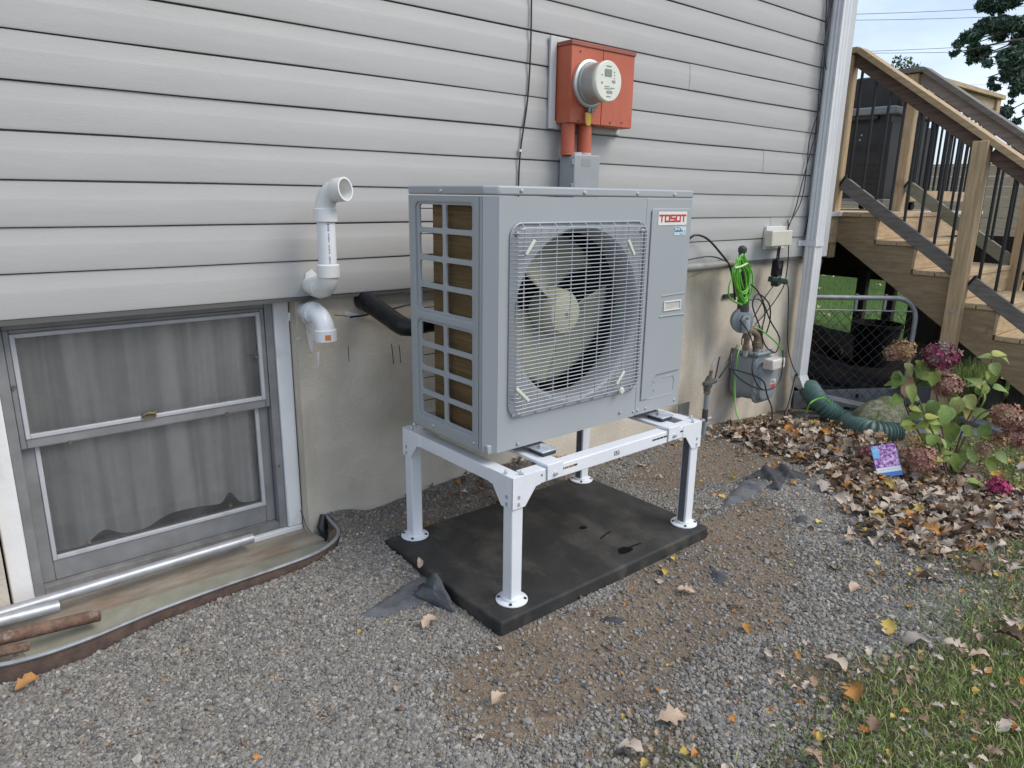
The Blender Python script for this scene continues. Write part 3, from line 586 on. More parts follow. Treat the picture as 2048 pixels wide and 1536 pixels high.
# top / bottom screws
for px, py in [(1043,381),(1169,385),(1275,387),(1349,389),(1036,887),(1240,825)]:
    p = PY(px, py, UF-.002); 
    MB().lathe([(.0,.006),(.004,.0055),(.0062,.0025),(.0062,0)], p, (0,-1,0), 12).build('screw', M_screw, hp)
for x, z in ((2.014,.545),(2.06,.545),(2.232,.548),(1.99,.545)): MB().lathe([(.0,.005),(.004,.0045),(.006,.002),(.006,0)], (x,UF-.0003,z), (0,-1,0), 12).build('screw', M_screw, hp)
for u, w in ((1.90,1.327),(1.965,.546),(1.735,.546)): MB().lathe([(.0,.004),(.004,.0035),(.0055,.0015),(.0055,0)], (UX0-.002 if w > 1.3 else UX0,u,w), (-1,0,0), 10).build('screw', M_screw, hp)
# base pan, back frame, inner walls, coil
MB().box((UX0+.006, UF+.012, UZ0), (UX1-.005, UB-.002, UZ0+.03)).build('base_pan', M_cab, hp, bevel=.004)
MB().box((UX0+.008, UF+CH+.012, UZ0-.006), (UX1-.01, UB-.01, UZ0-.0005)).build('base_flange', pm('pan_tan', (.40,.36,.27), rough=.6), hp)
M_coil = pm('coil_copper', (.135,.085,.032), (.225,.15,.06), scale=6, rough=.5, metal=.35, stretch=(.5,.5,3), bump=.5, bscale=260, detail=3, dirt=(.10,.065,.03), dscale=30, dlo=.45, dhi=.7, dstretch=(.2,.2,6))
MB().box((UX0+.030, UF+.075, UZ0+.031), (UX0+.052, 1.972, 1.312)).build('coil', M_coil, hp)
MB().box((UX0+.030, 1.9725, UZ0+.031), (2.02, 1.995, 1.312)).build('coil', M_coil, hp)
MB().box((UX0+.054, 1.958, UZ0+.032), (2.018, 1.9715, 1.311)).build('coil_shade_sheet', pm('coil_shade_black', (.012,.012,.012), rough=.8), hp)  # black sheet added over the back coil to paint its shade
MB().box((2.02, UF+.02, UZ0+.031), (2.024, UB-.01, 1.312)).build('bulkhead', M_cabd, hp)
MB().box((2.026, UB-.006, UZ0+.031), (UX1-.0045, UB-.002, 1.312)).build('back_panel', M_cab, hp)
for z in np.linspace(.60, 1.27, 9): MB().tube([(UX0+.004,UB-.006,z),(2.02,UB-.006,z)], .0016, 5).build('guard_wire', M_cbl, hp)
for x in np.linspace(UX0+.012, 2.0, 6): MB().tube([(x,UB-.0095,UZ0+.03),(x,UB-.0095,1.312)], .0018, 5).build('guard_wire', M_cbl, hp)
# fan
M_fan = pm('fan_cream', (.29,.30,.22), (.36,.37,.30), scale=6, rough=.45)
FY_ = UF+.115
hub = MB().lathe([(.0,-.058),(.035,-.058),(.066,-.048),(.078,-.030),(.082,.0),(.082,.05),(.0,.05)], (FCX,FY_,FCZ), (0,1,0), 36).build('fan', pm('hub_cream', (.47,.46,.32), (.52,.51,.38), scale=6, rough=.45), hp)
MB().lathe([(.0,-.068),(.008,-.066),(.011,-.058)], (FCX,FY_,FCZ), (0,1,0), 12).build('hub_nut', M_screw, hub)
for k in range(3):
    a0 = math.radians(100+120*k); vs = []; nr, na = 9, 14
    for i in range(nr+1):
        r = .078+(.262-.078)*i/nr; t = i/nr; span = math.radians(80+28*t)
        for j in range(na+1):
            u = j/na; a = a0+(u-.5)*span-t*.28
            rr = r - (.028*((u-.15)**2)*t*4 if u < .15 else 0) - (.05*max(0,u-.7)*t)
            yy = FY_+.055-.085*u*(1-.25*t)+.02*math.sin(u*3.1)
            vs.append((FCX+rr*math.cos(a), yy, FCZ+rr*math.sin(a)))
    o = MB().add(vs, [(i*(na+1)+j, i*(na+1)+j+1, (i+1)*(na+1)+j+1, (i+1)*(na+1)+j) for i in range(nr) for j in range(na)]).build('fan_blade', M_fan, hub, angle=80)
    so_ = o.modifiers.new('thick', 'SOLIDIFY'); so_.thickness = .004
MB().lathe([(.0,.0),(.06,0),(.06,.09),(.0,.09)], (FCX,FY_+.052,FCZ), (0,1,0), 24).build('motor', M_cabd, hp)
mb = MB(); mb.box((FCX-.10,FY_+.10,UZ0+.03),(FCX-.07,FY_+.125,1.31)); mb.box((FCX+.07,FY_+.10,UZ0+.03),(FCX+.10,FY_+.125,1.31)); mb.build('motor_bracket', M_cabd, hp)
# wire grille
GX0, GX1, GZ0, GZ1, GD = 1.382, 1.9945, .634, 1.236, .024
yw = UF-GD
def rrect(x0, x1, z0, z1, r, y, n=6):
    o = []
    for cx, cz, a0 in ((x1-r,z1-r,0),(x0+r,z1-r,90),(x0+r,z0+r,180),(x1-r,z0+r,270)):
        o += [(cx+r*math.cos(math.radians(a0+90*k/n)), y, cz+r*math.sin(math.radians(a0+90*k/n))) for k in range(n+1)]
    return o
gr = MB().tube(rrect(GX0,GX1,GZ0,GZ1,.042,UF-.004), .0030, 8, closed=True).build('fan_grille', M_wire, hp)
nw = 46
for i in range(nw):
    z = GZ0+.017+(GZ1-GZ0-.034)*i/(nw-1); ins = 0; e = min(z-GZ0, GZ1-z)
    if e < .042: ins = .042-math.sqrt(max(0,.042**2-(.042-e)**2))
    a, b = GX0+ins, GX1-ins
    MB().tube([(a,UF-.004,z),(a+.004,UF-.012,z),(a+.013,yw,z),(b-.013,yw,z),(b-.004,UF-.012,z),(b,UF-.004,z)], .0016, 5).build('horizontal_wire', M_wire, gr)
for i in range(9):
    x = GX0+.040+(GX1-GX0-.080)*i/8
    MB().tube([(x,UF-.004,GZ1),(x,UF-.012,GZ1-.004),(x,yw+.003,GZ1-.014),(x,yw+.003,GZ0+.014),(x,UF-.012,GZ0+.004),(x,UF-.004,GZ0)], .0020, 6).build('vertical_wire', M_wire, gr)
mb = MB().tube(rrect(GX0+.013,GX1-.013,GZ0+.013,GZ1-.013,.034,yw+.003), .0018, 6, closed=True).build('inner_ring', M_wire, gr)
for px, py in [(1035,467),(1284,461),(1027,830),(1262,772)]:
    p = PY(px, py, UF-.002); MB().lathe([(0,.010),(.005,.009),(.009,.004),(.009,0)], p, (0,-1,0), 12).build('grille_screw', M_screw, gr)
M_clip = pm('clip_cream', (.62,.62,.52), rough=.5)
for (a, b) in [((1070,480),(1052,510)),((1257,480),(1269,510)),((1033,777),(1058,802)),((1249,742),(1233,769))]:
    p, q = PY(*a, yw-.002), PY(*b, yw-.002); MB().beam(p, q, .011, .005, (0,-1,0)).build('grille_clip', M_clip, gr, bevel=.002)
p = PY(1243,781,yw-.002); MB().lathe([(0,.006),(.010,.005),(.013,0)], p, (0,-1,0), 14).build('round_clip', M_clip, gr)

# ================================================================== PAD
M_pad = pm('rubber_pad', (.018,.018,.018), (.034,.033,.031), scale=9, rough=.72, bump=.35, bscale=220, dirt=(.105,.094,.078), dscale=5.5, dlo=.50, dhi=.85, rvar=.12, dstretch=(1.6,1,1))
PX0, PX1, PY0, PY1 = PADR; PT = .048
pad = thing('equipment_pad', 'black dusty rubber equipment pad lying on the gravel under the white stand', 'pad', ((PX0+PX1)/2, (PY0+PY1)/2, 0))
MB().box((PX0,PY0,-.03),(PX1,PY1,PT)).build('pad_slab', M_pad, pad, bevel=.009, seg=3)
M_rec = pm('recess_stroke_black', (.002,.002,.002), rough=.5, spec=.1)
def recess_spot(px, py, rx, ry, seed, rot=0):
    p = PZ(px, py, PT+.0008); r = random.Random(seed); n = 22; vs = [tuple(p)]
    for i in range(n):
        a = 2*math.pi*i/n; w = 1+.10*math.sin(a*3+seed)+.06*r.uniform(-1,1); x, y = rx*w*math.cos(a), ry*w*math.sin(a)
        vs.append((p.x+x*math.cos(rot)-y*math.sin(rot), p.y+x*math.sin(rot)+y*math.cos(rot), p.z))
    MB().add(vs, [(0,i+1,(i+1) % n+1) for i in range(n)]).build('recess_shade_and_stroke', M_rec, pad)
recess_spot(1250,1100,.034,.022,3); recess_spot(1166,1055,.018,.014,5)  # flat black rounds paint the shade in the pad's recess holes
for pts in [[(1200,1078),(1212,1068),(1222,1062)],[(1204,1074),(1218,1082),(1238,1092)],[(1260,1094),(1270,1090),(1282,1086)]]:
    P = [PZ(a, b, PT+.0006) for a, b in pts]; mb = MB()
    mb.add([p+V(0,.0035*w,0) for p in P for w in (-1,1)], [(0,2,3,1),(2,4,5,3)]); mb.build('recess_shade_and_stroke', M_rec, pad)  # thin dark stroke marks on the pad top

# ================================================================== STAND
M_sw = pm('stand_white', (.70,.72,.755), (.76,.775,.80), scale=6, rough=.36, dirt=(.52,.52,.52), dscale=7, dlo=.66, dhi=.9)
M_dk = pm('slot_dark', (.03,.028,.026), rough=.8)
M_bolt = pm('bolt_dark', (.05,.06,.075), rough=.4, metal=.6)
st = thing('stand', 'white powder-coated steel stand on four round feet, carrying the heat pump', 'stand', (1.79, 1.86, PT))
SX0, SX1, SY0, SY1, ST = 1.339, 2.243, 1.573, 2.152, .483
LW = .044
for sx in (SX0, SX1):
    for sy in (SY0, SY1):
        mb = MB(); mb.box((sx-LW/2,sy-LW/2,PT+.008),(sx+LW/2,sy+LW/2,ST-.052)); lg = mb.build('leg', M_sw, st, bevel=.003)
        ix = 1 if sx == SX0 else -1; iy = 1 if sy == SY0 else -1     # dark strip paints the shade of an open inner channel
        MB().box((sx+ix*(LW/2+.0003)-.0002,sy-LW*.30,PT+.012),(sx+ix*(LW/2+.0003)+.0002,sy+LW*.36,ST-.06)).build('leg_channel_shade', pm('channel_shade', (.12,.12,.13), rough=.6), lg)
        MB().lathe([(.0,0),(.050,0),(.0525,.0015),(.052,.005),(.036,.009),(.034,.016),(.0,.016)], (sx,sy,PT+.0005), (0,0,1), 40).build('foot_plate', M_sw, st)
        for a in (45,135,225,315):
            bx, by = sx+.043*math.cos(math.radians(a)), sy+.043*math.sin(math.radians(a))
            MB().lathe([(0,.012),(.0045,.011),(.006,.007),(.006,.004)], (bx,by,PT), (0,0,1), 8).build('foot_bolt', M_bolt, st)
o = .026
def rail(a, b, name='rail'): return MB().box(a, b).build(name, M_sw, st, bevel=.003)
rail((SX0+o,SY0-o,ST-.046),(SX1-o,SY0+.022,ST)); rail((SX0+o,SY1-.022,ST-.046),(SX1-o,SY1+o,ST))
rail((SX0-o,SY0-o+.0006,ST-.0465),(SX0+.022,SY1+o-.0006,ST-.0006)); rail((SX1-.022,SY0-o+.0006,ST-.0465),(SX1+o,SY1+o-.0006,ST-.0006))
for sx in (SX0, SX1):
    for sy in (SY0, SY1):
        ix = 1 if sx == SX0 else -1; iy = 1 if sy == SY0 else -1; x0 = sx-ix*(o+.002); y0 = sy-iy*(o+.002); zb = ST-.105
        for ax in ('x','y'):
            g = lambda u, w: (x0+ix*u, y0, w) if ax == 'x' else (x0, y0+iy*u, w)
            pl = [g(0,ST+.001),g(.118,ST+.001),g(.118,ST-.046),g(.098,ST-.048),g(.054,zb),g(0,zb)]
            gs = MB().prism(pl, (0,iy*.003,0) if ax == 'x' else (ix*.003,0,0)).build('corner_bracket', M_sw, st, bevel=.001)
            for zz in (ST-.068, ST-.092):
                p = g(.027, zz); s_ = .006; n_ = (0,-iy,0) if ax == 'x' else (-ix,0,0); p = V(*p)+V(*n_)*.0006
                t1 = V(1,0,0) if ax == 'x' else V(0,1,0)
                MB().beam(p-V(0,0,s_), p+V(0,0,s_), .009, .0012, n_).build('square_hole_shade', pm('hole_shade', (.32,.33,.36), rough=.5), gs)  # grey plate paints the shade inside an uncut square hole
        for dx, dy in ((.012,.045),(.045,.012)):
            MB().lathe([(0,.013),(.004,.012),(.0055,.010),(.0055,.0)], (x0+ix*dx, y0+iy*dy, ST+.0005), (0,0,1), 8).build('bolt', M_screw, st)
for x in (1.487, 2.095):        # cross bars with hooked fronts, mounting feet
    cb_ = MB().box((x-.034,SY0-o-.0035,ST+.0012),(x+.034,SY1+o+.003,ST+.012)).build('cross_bar', M_sw, st, bevel=.002)
    MB().box((x-.034,SY0-o-.0062,ST-.040),(x+.034,SY0-o-.0028,ST+.0115)).build('hook_plate', M_sw, cb_, bevel=.001)
    MB().lathe([(0,.010),(.005,.009),(.0075,.006),(.0075,0)], (x-.002,SY0-o-.0062,ST-.022), (0,-1,0), 6).build('hook_bolt', M_screw, cb_)
    for y in (UF-.028, UB-.01):
        ft = MB().box((x-.030+.03,y-.028,ST+.0122),(x+.030+.03,y+.045,ST+.026)).build('rubber_pad', MATS['bolt_dark'], st, bevel=.004)
        mf = MB(); mf.box((x-.034+.03,y-.030,ST+.0262),(x+.036+.03,y+.06,ST+.031)); mf.lathe([(.024,0),(.022,.010),(.0,.010)], (x+.03,y-.002,ST+.031), (0,0,1), 4); mf.build('mounting_foot', pm('foot_zinc', (.50,.52,.55), (.60,.62,.65), scale=20, rough=.35, metal=.5), hp, bevel=.001)
M_org = pm('slot_rust', (.28,.13,.05), rough=.8)
for x0, x1 in ((1.514,1.593),(1.405,1.437),(1.975,2.060),(2.135,2.165)):
    z = ST-.018; y = SY0-o-.0004
    for i in range(4):
        a = x0+(x1-x0)*i/4; MB().box((a,y-.0008,z-.003),(a+(x1-x0)*.21,y,z+.003)).build('slot', M_org if (i in (1,2) and x0 > 1.5 and x0 < 1.6) else M_dk, st)
# small stamped mark in the middle of the front rail
mb = MB(); y = SY0-o-.0006
for pts in [[(0,1),(0,0),(.6,0),(.6,1),(0,1)],[(1.5,1),(.9,1),(.9,.5),(1.5,.5),(1.5,0),(.9,0)],[(1.9,1),(1.9,0)]]:
    mb.tube([(1.772+p[0]*.012, y, ST-.030+p[1]*.014) for p in pts], .0012, 5)
mb.build('stamped_mark', pm('mark_grey', (.12,.12,.13), rough=.7), st)
# ================================================================== WALL SERVICES ON THE RIGHT
M_gas = pm('gas_grey', (.22,.25,.27), (.26,.29,.31), scale=8, rough=.45, bump=.08, dirt=(.17,.17,.165), dscale=10, dlo=.58, dhi=.85)
M_brass = pm('pipe_rustbrown', (.15,.11,.08), (.26,.20,.15), scale=25, rough=.75, metal=.3, bump=.3)
M_dpipe = pm('pipe_dark', (.045,.045,.048), (.07,.07,.07), scale=20, rough=.6)
gas = thing('gas_meter', 'grey cast gas meter hanging on rusty pipe fittings against the concrete wall', 'gas meter', (3.85, 2.3, .12))
gx0, gx1, gy0, gy1, gz0, gz1 = 3.80, 4.00, 2.225, 2.39, .125, .405
def gprof(x0, x1, z0, z1, y, cut=.05, n=5):
    return rrect(x0, x1, z0, z1, cut, y, n)
def loft(mb, rings):
    n = len(rings[0]); b = [p for r in rings for p in r]; mb.add(b, [(q*n+i, q*n+(i+1) % n, (q+1)*n+(i+1) % n, (q+1)*n+i) for q in range(len(rings)-1) for i in range(n)]+[tuple(range(n-1,-1,-1)), tuple((len(rings)-1)*n+i for i in range(n))]); return mb
mb = loft(MB(), [gprof(gx0+.012,gx1-.012,gz0+.01,gz1-.0,gy1+.03,.05), gprof(gx0,gx1,gz0,gz1,gy1,.055), gprof(gx0-.008,gx1+.008,gz0-.008,gz1,gy1-.005,.055), gprof(gx0-.008,gx1+.008,gz0-.008,gz1,gy1-.022,.055), gprof(gx0,gx1,gz0,gz1,gy1-.026,.055), gprof(gx0+.004,gx1-.004,gz0+.006,gz1,gy0+.03,.055)])
mb.build('meter_case', M_gas, gas, bevel=.003)
mb = loft(MB(), [gprof(gx0-.010,gx1+.008,gz0-.012,gz1-.03,gy0+.0295,.06), gprof(gx0-.010,gx1+.008,gz0-.012,gz1-.03,gy0+.014,.06), gprof(gx0+.006,gx1-.008,gz0+.006,gz1-.05,gy0+.010,.06), gprof(gx0+.012,gx1-.014,gz0+.012,gz1-.06,gy0-.016,.055), gprof(gx0+.035,gx1-.035,gz0+.035,gz1-.09,gy0-.026,.045)])
mb.build('front_cover', M_gas, gas, bevel=.003)
for a in range(0, 360, 45):
    cx, cz = (gx0+gx1)/2, (gz0+gz1)/2-.02; x = cx+.100*max(-1,min(1,1.25*math.cos(math.radians(a+22)))); z = cz+.118*max(-1,min(1,1.25*math.sin(math.radians(a+22))))
    MB().cyl((x,gy0+.016,z),(x,gy0+.004,z),.009,8).build('cover_bolt', M_gas, gas)
mb = MB(); mb.box((gx0+.012,gy0+.02,gz1-.002),(gx1-.008,gy1-.01,gz1+.020)); mb.build('top_head', M_gas, gas, bevel=.008, seg=3)
for i in range(4): MB().cyl((gx0+.03+.05*i,gy0+.035,gz1+.02),(gx0+.03+.05*i,gy0+.035,gz1+.026),.007,8).build('head_bolt', M_gas, gas)
ib = PY(1552,727,gy0-.06)
mb = MB(); mb.box((ib.x-.075,gy0-.085,ib.z-.030),(ib.x+.060,gy0-.018,ib.z+.032)); mb.build('index_box', pm('index_white', (.58,.56,.53), (.66,.64,.60), scale=15, rough=.35), gas, bevel=.006)
mb = MB()
for k in range(3): mb.box((ib.x-.06,gy0-.0862,ib.z-.018+.014*k),(ib.x+.04,gy0-.0848,ib.z-.011+.014*k))
mb.build('dial_strip', pm('dial_tan', (.50,.46,.40), (.66,.62,.56), scale=90, rough=.4), gas)
MB().box((ib.x-.0762,gy0-.075,ib.z-.022),(ib.x-.0748,gy0-.03,ib.z+.020)).build('side_label', pm('label_pink', (.50,.40,.38), (.62,.56,.52), scale=60, rough=.5), gas)
tg = PY(1546,768,gy0-.030); mb = MB(); mb.box((tg.x-.032,gy0-.0300,tg.z-.030),(tg.x+.028,gy0-.0262,tg.z+.030)); mb.build('data_tag', pm('tag_white', (.60,.60,.57), rough=.4), gas)
mb = MB(); mb.box((tg.x-.028,gy0-.0308,tg.z-.026),(tg.x+.024,gy0-.0299,tg.z+.002)); mb.build('red_print', pm('tag_red', (.36,.05,.05), (.5,.12,.10), scale=200, rough=.5), gas)
mb = MB()
for k in range(3): mb.box((tg.x-.026,gy0-.0308,tg.z+.008+.007*k),(tg.x+.020-.01*k,gy0-.0299,tg.z+.011+.007*k))
mb.build('black_print', M_dk, gas)
def fit(p, q, r, mat, name='pipe_fitting', parent=gas, n=14): return MB().cyl(p, q, r, n).build(name, mat, parent, bevel=.002)
ix_, iy_ = 3.785, 2.315; ox_ = 3.93
fit((ix_,iy_,.40),(ix_,iy_,.45),.014,M_galv); fit((ix_,iy_,.44),(ix_,iy_,.47),.022,M_brass,'union_nut'); fit((ix_,iy_,.465),(ix_,iy_,.53),.017,M_brass); fit((ix_,iy_,.51),(ix_,iy_,.545),.026,M_brass,'union_nut')
fit((ix_+.075,iy_-.02,.42),(ix_+.075,iy_-.02,.475),.018,M_brass); fit((ix_+.075,iy_-.02,.455),(ix_+.075,iy_-.02,.485),.025,M_brass,'union_nut')
MB().tube(bez([(ix_+.075,iy_-.02,.475),(ix_+.075,iy_-.02,.52),(ix_+.04,iy_-.005,.55),(ix_-.0,iy_,.555)],5), .019, 12).build('elbow', M_brass, gas)
fit((ox_+.03,iy_+.02,.42),(ox_+.03,iy_+.02,.455),.028,M_brass,'union_nut'); MB().tube(bez([(ox_+.03,iy_+.02,.45),(ox_+.03,iy_+.02,.52),(ox_+.015,iy_+.02,.553),(ox_-.05,iy_+.02,.555),(ix_+.05,iy_+.02,.555)],5), .018, 12).build('outlet_pipe', M_brass, gas)
# regulator
rc = PY(1484,640,2.30); rax = Vector((-.35,-1,.05)).normalized()
reg = MB().lathe([(0,-.05),(.045,-.05),(.062,-.030),(.073,-.012),(.076,0),(.076,.010),(.070,.014),(.058,.020),(.050,.034),(.0,.038)], rc, rax, 36).build('regulator', M_gas, gas)
mb = MB(); q = rc+rax*.03+V(-.012,0,.008); mb.lathe([(.0,-.02),(.030,-.02),(.030,.02),(.0,.024)], q, rax, 20); mb.tube([q+V(-.004,-.012,0), q+V(-.008,-.018,-.03), q+V(-.010,-.020,-.072)], [.024,.026,.022], 16); mb.build('vent_spout', M_gas, reg)
MB().lathe([(.0,0),(.012,0)], q+rax*.0245, rax, 14).build('vent_hole', M_dk, reg)
# riser and header pipe
hp_z = .955
fit((3.69,2.30,.68),(3.70,2.32,hp_z-.01),.034,M_dpipe,'riser_pipe')
gp = thing('gas_pipe', 'grey horizontal gas pipe with an upright capped stub, at the siding edge', 'pipe', (3.4, 2.36, hp_z))
a = PY(1370,536,2.34); b = PY(1480,526,2.34)
MB().cyl(V(2.9,2.34,a.z), V(b.x+.01,2.34,b.z), .0215, 14).build('header_pipe', pm('pipe_greydirty', (.20,.20,.185), (.29,.285,.27), scale=16, rough=.6, dirt=(.25,.2,.16), dscale=8), gp)
tb = PY(1487,495,2.33); MB().cyl((b.x,2.34,b.z-.04),(tb.x,2.335,tb.z-.01),.017,12).build('stub_pipe', M_dpipe, gp); MB().lathe([(.019,-.03),(.024,-.028),(.025,-.004),(.016,.008),(0,.012)], (tb.x,2.335,tb.z), (0,0,1), 12, cap=True).build('stub_cap', M_dpipe, gp)
MB().box((PY(1447,593,2.44).x,2.435,PY(1447,593,2.44).z-.012),(PY(1475,593,2.44).x,2.4445,PY(1447,593,2.44).z+.012)).build('wall_strap', M_dk, gp)
# service valve
vv = PY(1413,790,2.30)
sv = thing('gas_valve', 'corroded gas shut-off valve on a short galvanised riser beside the heat pump stand', 'valve', (vv.x, 2.30, -.05))
zb = gz(vv.x, 2.30)
PVt = lambda px, py: PY(px, py, 2.30)
fit(PVt(1405,880), PVt(1410,838), .014, M_gas, 'riser', sv); fit(PVt(1409,842), PVt(1411,818), .017, M_dpipe, 'coupling', sv); fit(PVt(1402,842), PVt(1420,836), .013, M_galv, 'tee', sv)
fit(PVt(1411,822), PVt(1414,782), .0145, M_gas, 'riser', sv); fit(PVt(1413,788), PVt(1415,778), .019, M_brass, 'coupling', sv)
mb = MB(); mb.tube([PVt(1413,782), PVt(1416,768), PVt(1420,752)], [.018,.027,.015], 12); mb.tube([PVt(1405,768)+V(0,-.01,0), PVt(1428,760)+V(0,-.01,0)], .015, 10); mb.build('valve_body', pm('valve_iron', (.10,.10,.09), (.20,.19,.17), scale=40, rough=.7, metal=.4, bump=.5), sv, bevel=.003)
fit(PVt(1420,754), PVt(1423,740), .010, M_brass, 'stem', sv); MB().tube(bez([PVt(1422,742), PVt(1426,728), PVt(1431,716)],4), [.008]*5+[.005]*4, 8).build('nipple', M_galv, sv)
MB().tube(bez([PVt(1430,758), PVt(1434,740), PVt(1438,718), PVt(1440,714)],4), .005, 6).build('lever', M_dpipe, sv)
p = PVt(1395,825); pl = MB().box((p.x-.055,2.39,p.z-.05),(p.x+.045,2.395,p.z+.035)).build('metal_plate', pm('plate_grey', (.13,.13,.13), (.18,.18,.17), scale=20, rough=.6)); setp(pl, 'small dark grey metal plate at the wall foot behind the gas valve', 'plate')

# outlet, timer, plug
ot = thing('outlet', 'white outdoor outlet with a cream flip cover open, on the siding near the corner', 'outlet', (4.14, 2.41, 1.02))
a = PY(1532,453,2.40); b = PY(1566,496,2.40)
MB().box((a.x,2.392,b.z),(b.x,2.412,a.z)).build('mounting_block', pm('block_white', (.68,.68,.67), rough=.4), ot, bevel=.003)
MB().box((a.x+.028,2.386,b.z+.022),(b.x-.022,2.3919,a.z-.022)).build('face_plate', pm('plate_shade', (.36,.35,.33), rough=.5), ot, bevel=.002)
c = PY(1537,461,2.34); d = PY(1574,491,2.34)
mb = MB(); mb.box((c.x,2.31,d.z),(d.x,2.36,c.z)); mb.build('flip_cover', pm('cover_cream', (.54,.53,.42), (.60,.585,.48), scale=10, rough=.4), ot, bevel=.008, seg=3)
tm = thing('plug_timer', 'black plug-in timer hanging from short cords below the cream outlet cover', 'timer', PY(1555,535,2.36))
p = PY(1551,522,2.36); q = PY(1558,552,2.36)
mb = MB(); mb.beam(PY(1557,519,2.35), PY(1552,553,2.35), .068, .045, (0,-1,0)); mb.build('timer_body', M_foam, tm, bevel=.008, seg=3)
MB().lathe([(0,.004),(.016,.004),(.018,0)], PY(1559,533,2.325), (0,-1,0), 16).build('timer_dial', M_dk, tm)
for dx in (0, 5): MB().tube(bez([PY(1557+dx,488,2.35), PY(1556+dx*.6,500,2.345), PY(1553+dx*.8,520,2.35)],5), .005, 6).build('timer_cord', M_cbl, tm)
pg = thing('green_plug', 'dark green three-way cord plug below the black timer', 'plug', PY(1553,562,2.35))
M_gp = pm('plug_green', (.012,.035,.028), (.02,.05,.04), scale=20, rough=.4)
mb = MB(); mb.beam(PY(1551,552,2.345), PY(1552,571,2.345), .05, .05, (0,-1,0)); mb.beam(PY(1541,558,2.34), PY(1570,563,2.34), .034, .04, (0,-1,0)); mb.build('plug_body', M_gp, pg, bevel=.008, seg=3)
MB().tube([PY(1566,562,2.345), PY(1574,565,2.345)], [.017,.010], 8).build('plug_tail', M_gp, pg)

# cords
def cord(pts, label, r=.0042, mat=None, name='electric_cable', yy=2.34, group=None, cat='cord', n=7):
    P = [PY(p[0], p[1], p[2] if len(p) > 2 else yy) for p in pts]
    return setp(MB().tube(bez(P, n), r*.78, 7).build(name, mat or M_cbl), label, cat, group)
cord([(1572,566),(1577,580),(1576,640),(1575,680),(1580,715),(1592,745),(1612,765),(1640,800,2.2),(1680,830,2.1)], 'black cord dropping from the green plug past the downspout', yy=2.33)
cord([(1548,570),(1532,592),(1510,630),(1487,668),(1483,690)], 'thin dark cord slanting from the green plug down to the gas regulator', r=.0045)
cord([(1576,440,2.39),(1577,500,2.38),(1574,540,2.38),(1566,575,2.40),(1540,615,2.42),(1510,650,2.42)], 'grey-black cord looping loosely past the right side of the outlet', r=.0045)
cord([(1476,560,2.28),(1500,568,2.25),(1520,590,2.24),(1540,640,2.25),(1556,668,2.25),(1559,685,2.24),(1550,705,2.2),(1530,690,2.2),(1518,650,2.22),(1505,610,2.24),(1516,588,2.24),(1538,608,2.24),(1540,640,2.24),(1532,668,2.24)], 'tangled black cord looping between the green coil and the gas meter', r=.0055)
cord([(1500,600,2.24),(1520,600,2.22),(1530,625,2.22),(1524,660,2.22),(1525,690,2.2)], 'short black cord hanging over the outlet pipe of the gas meter', r=.005)
cord([(1438,756,2.2),(1455,732,2.2),(1470,715,2.19),(1460,735,2.15),(1480,742,2.14),(1510,752,2.13),(1528,765,2.12),(1534,790,2.12),(1543,815,2.13),(1544,840,2.15)], 'black cord draped across the front of the gas meter down to the leaves', r=.0055)
cord([(1475,690,2.19),(1462,715,2.17),(1468,745,2.14),(1495,768,2.13),(1530,780,2.12),(1556,768,2.12),(1565,735,2.13),(1566,700,2.15)], 'black cord hanging in a wide loop round the gas meter', r=.005)
cord([(1480,640,2.2),(1497,665,2.18),(1508,700,2.16),(1504,740,2.13),(1515,770,2.125),(1527,780,2.12)], 'black cord hanging from the regulator over the meter front', r=.0045)
mb = MB(); mb.tube([PY(1462,722,2.18), PY(1470,698,2.18)], [.016,.021], 10); setp(mb.build('cord_connector', M_dpipe), 'dark cord connector hanging beside the left edge of the gas meter', 'connector')
cord([(1375,480,2.39),(1392,470,2.37),(1415,478,2.36),(1440,505,2.34),(1458,530,2.32),(1466,560,2.30),(1470,600,2.29)], 'thick black cord arching from behind the heat pump onto the gas riser', r=.008)
cord([(1376,520,2.38),(1395,516,2.37),(1420,513,2.36),(1442,518,2.35),(1462,530,2.33)], 'thin black cord resting on the grey gas pipe', r=.005)
cord([(1376,556,2.40),(1400,545,2.38),(1430,525,2.36),(1444,518,2.35)], 'thin grey wire crossing below the grey gas pipe', r=.003, mat=pm('wire_grey', (.30,.30,.29), rough=.5))
# green coil
M_grn = pm('cord_green', (.10,.36,.03), (.14,.44,.05), scale=30, rough=.45)
gc = thing('cord_coil', 'bright green extension cord coiled and tied, hung over the gas pipe stub', 'cord', PY(1482,515,2.28))
for k in range(11):
    r_ = random.Random(k*7+1); wx = r_.uniform(-7,7); px = 1476+wx*.6; pts = []
    top = 512+r_.uniform(-4,9); bot = 604+r_.uniform(-14,6)-abs(wx); yy = 2.275-.005*k+r_.uniform(-.004,.004); w = r_.uniform(7,16)
    for j in range(14):
        t = 2*math.pi*j/14; s = math.sin(t); c_ = math.cos(t)
        pts.append(PY(px+5+w*s*(1 if c_ < .5 else .55)+(1-c_)*4, (top+bot)/2-(bot-top)/2*c_, yy+.012*s))
    MB().tube(bez(pts+[pts[0]], 3), .0052, 6).build('cord_loop', M_grn, gc)
MB().tube([PY(1470,536,2.215), PY(1482,533,2.205), PY(1494,527,2.215)], .006, 6).build('cord_tie', pm('tie_pale', (.45,.62,.30), rough=.5), gc)
MB().tube(bez([PY(1482,540,2.24), PY(1462,562,2.23), PY(1457,585,2.23), PY(1464,600,2.23), PY(1484,610,2.24)],6), .0052, 6).build('cord_loop', M_grn, gc)
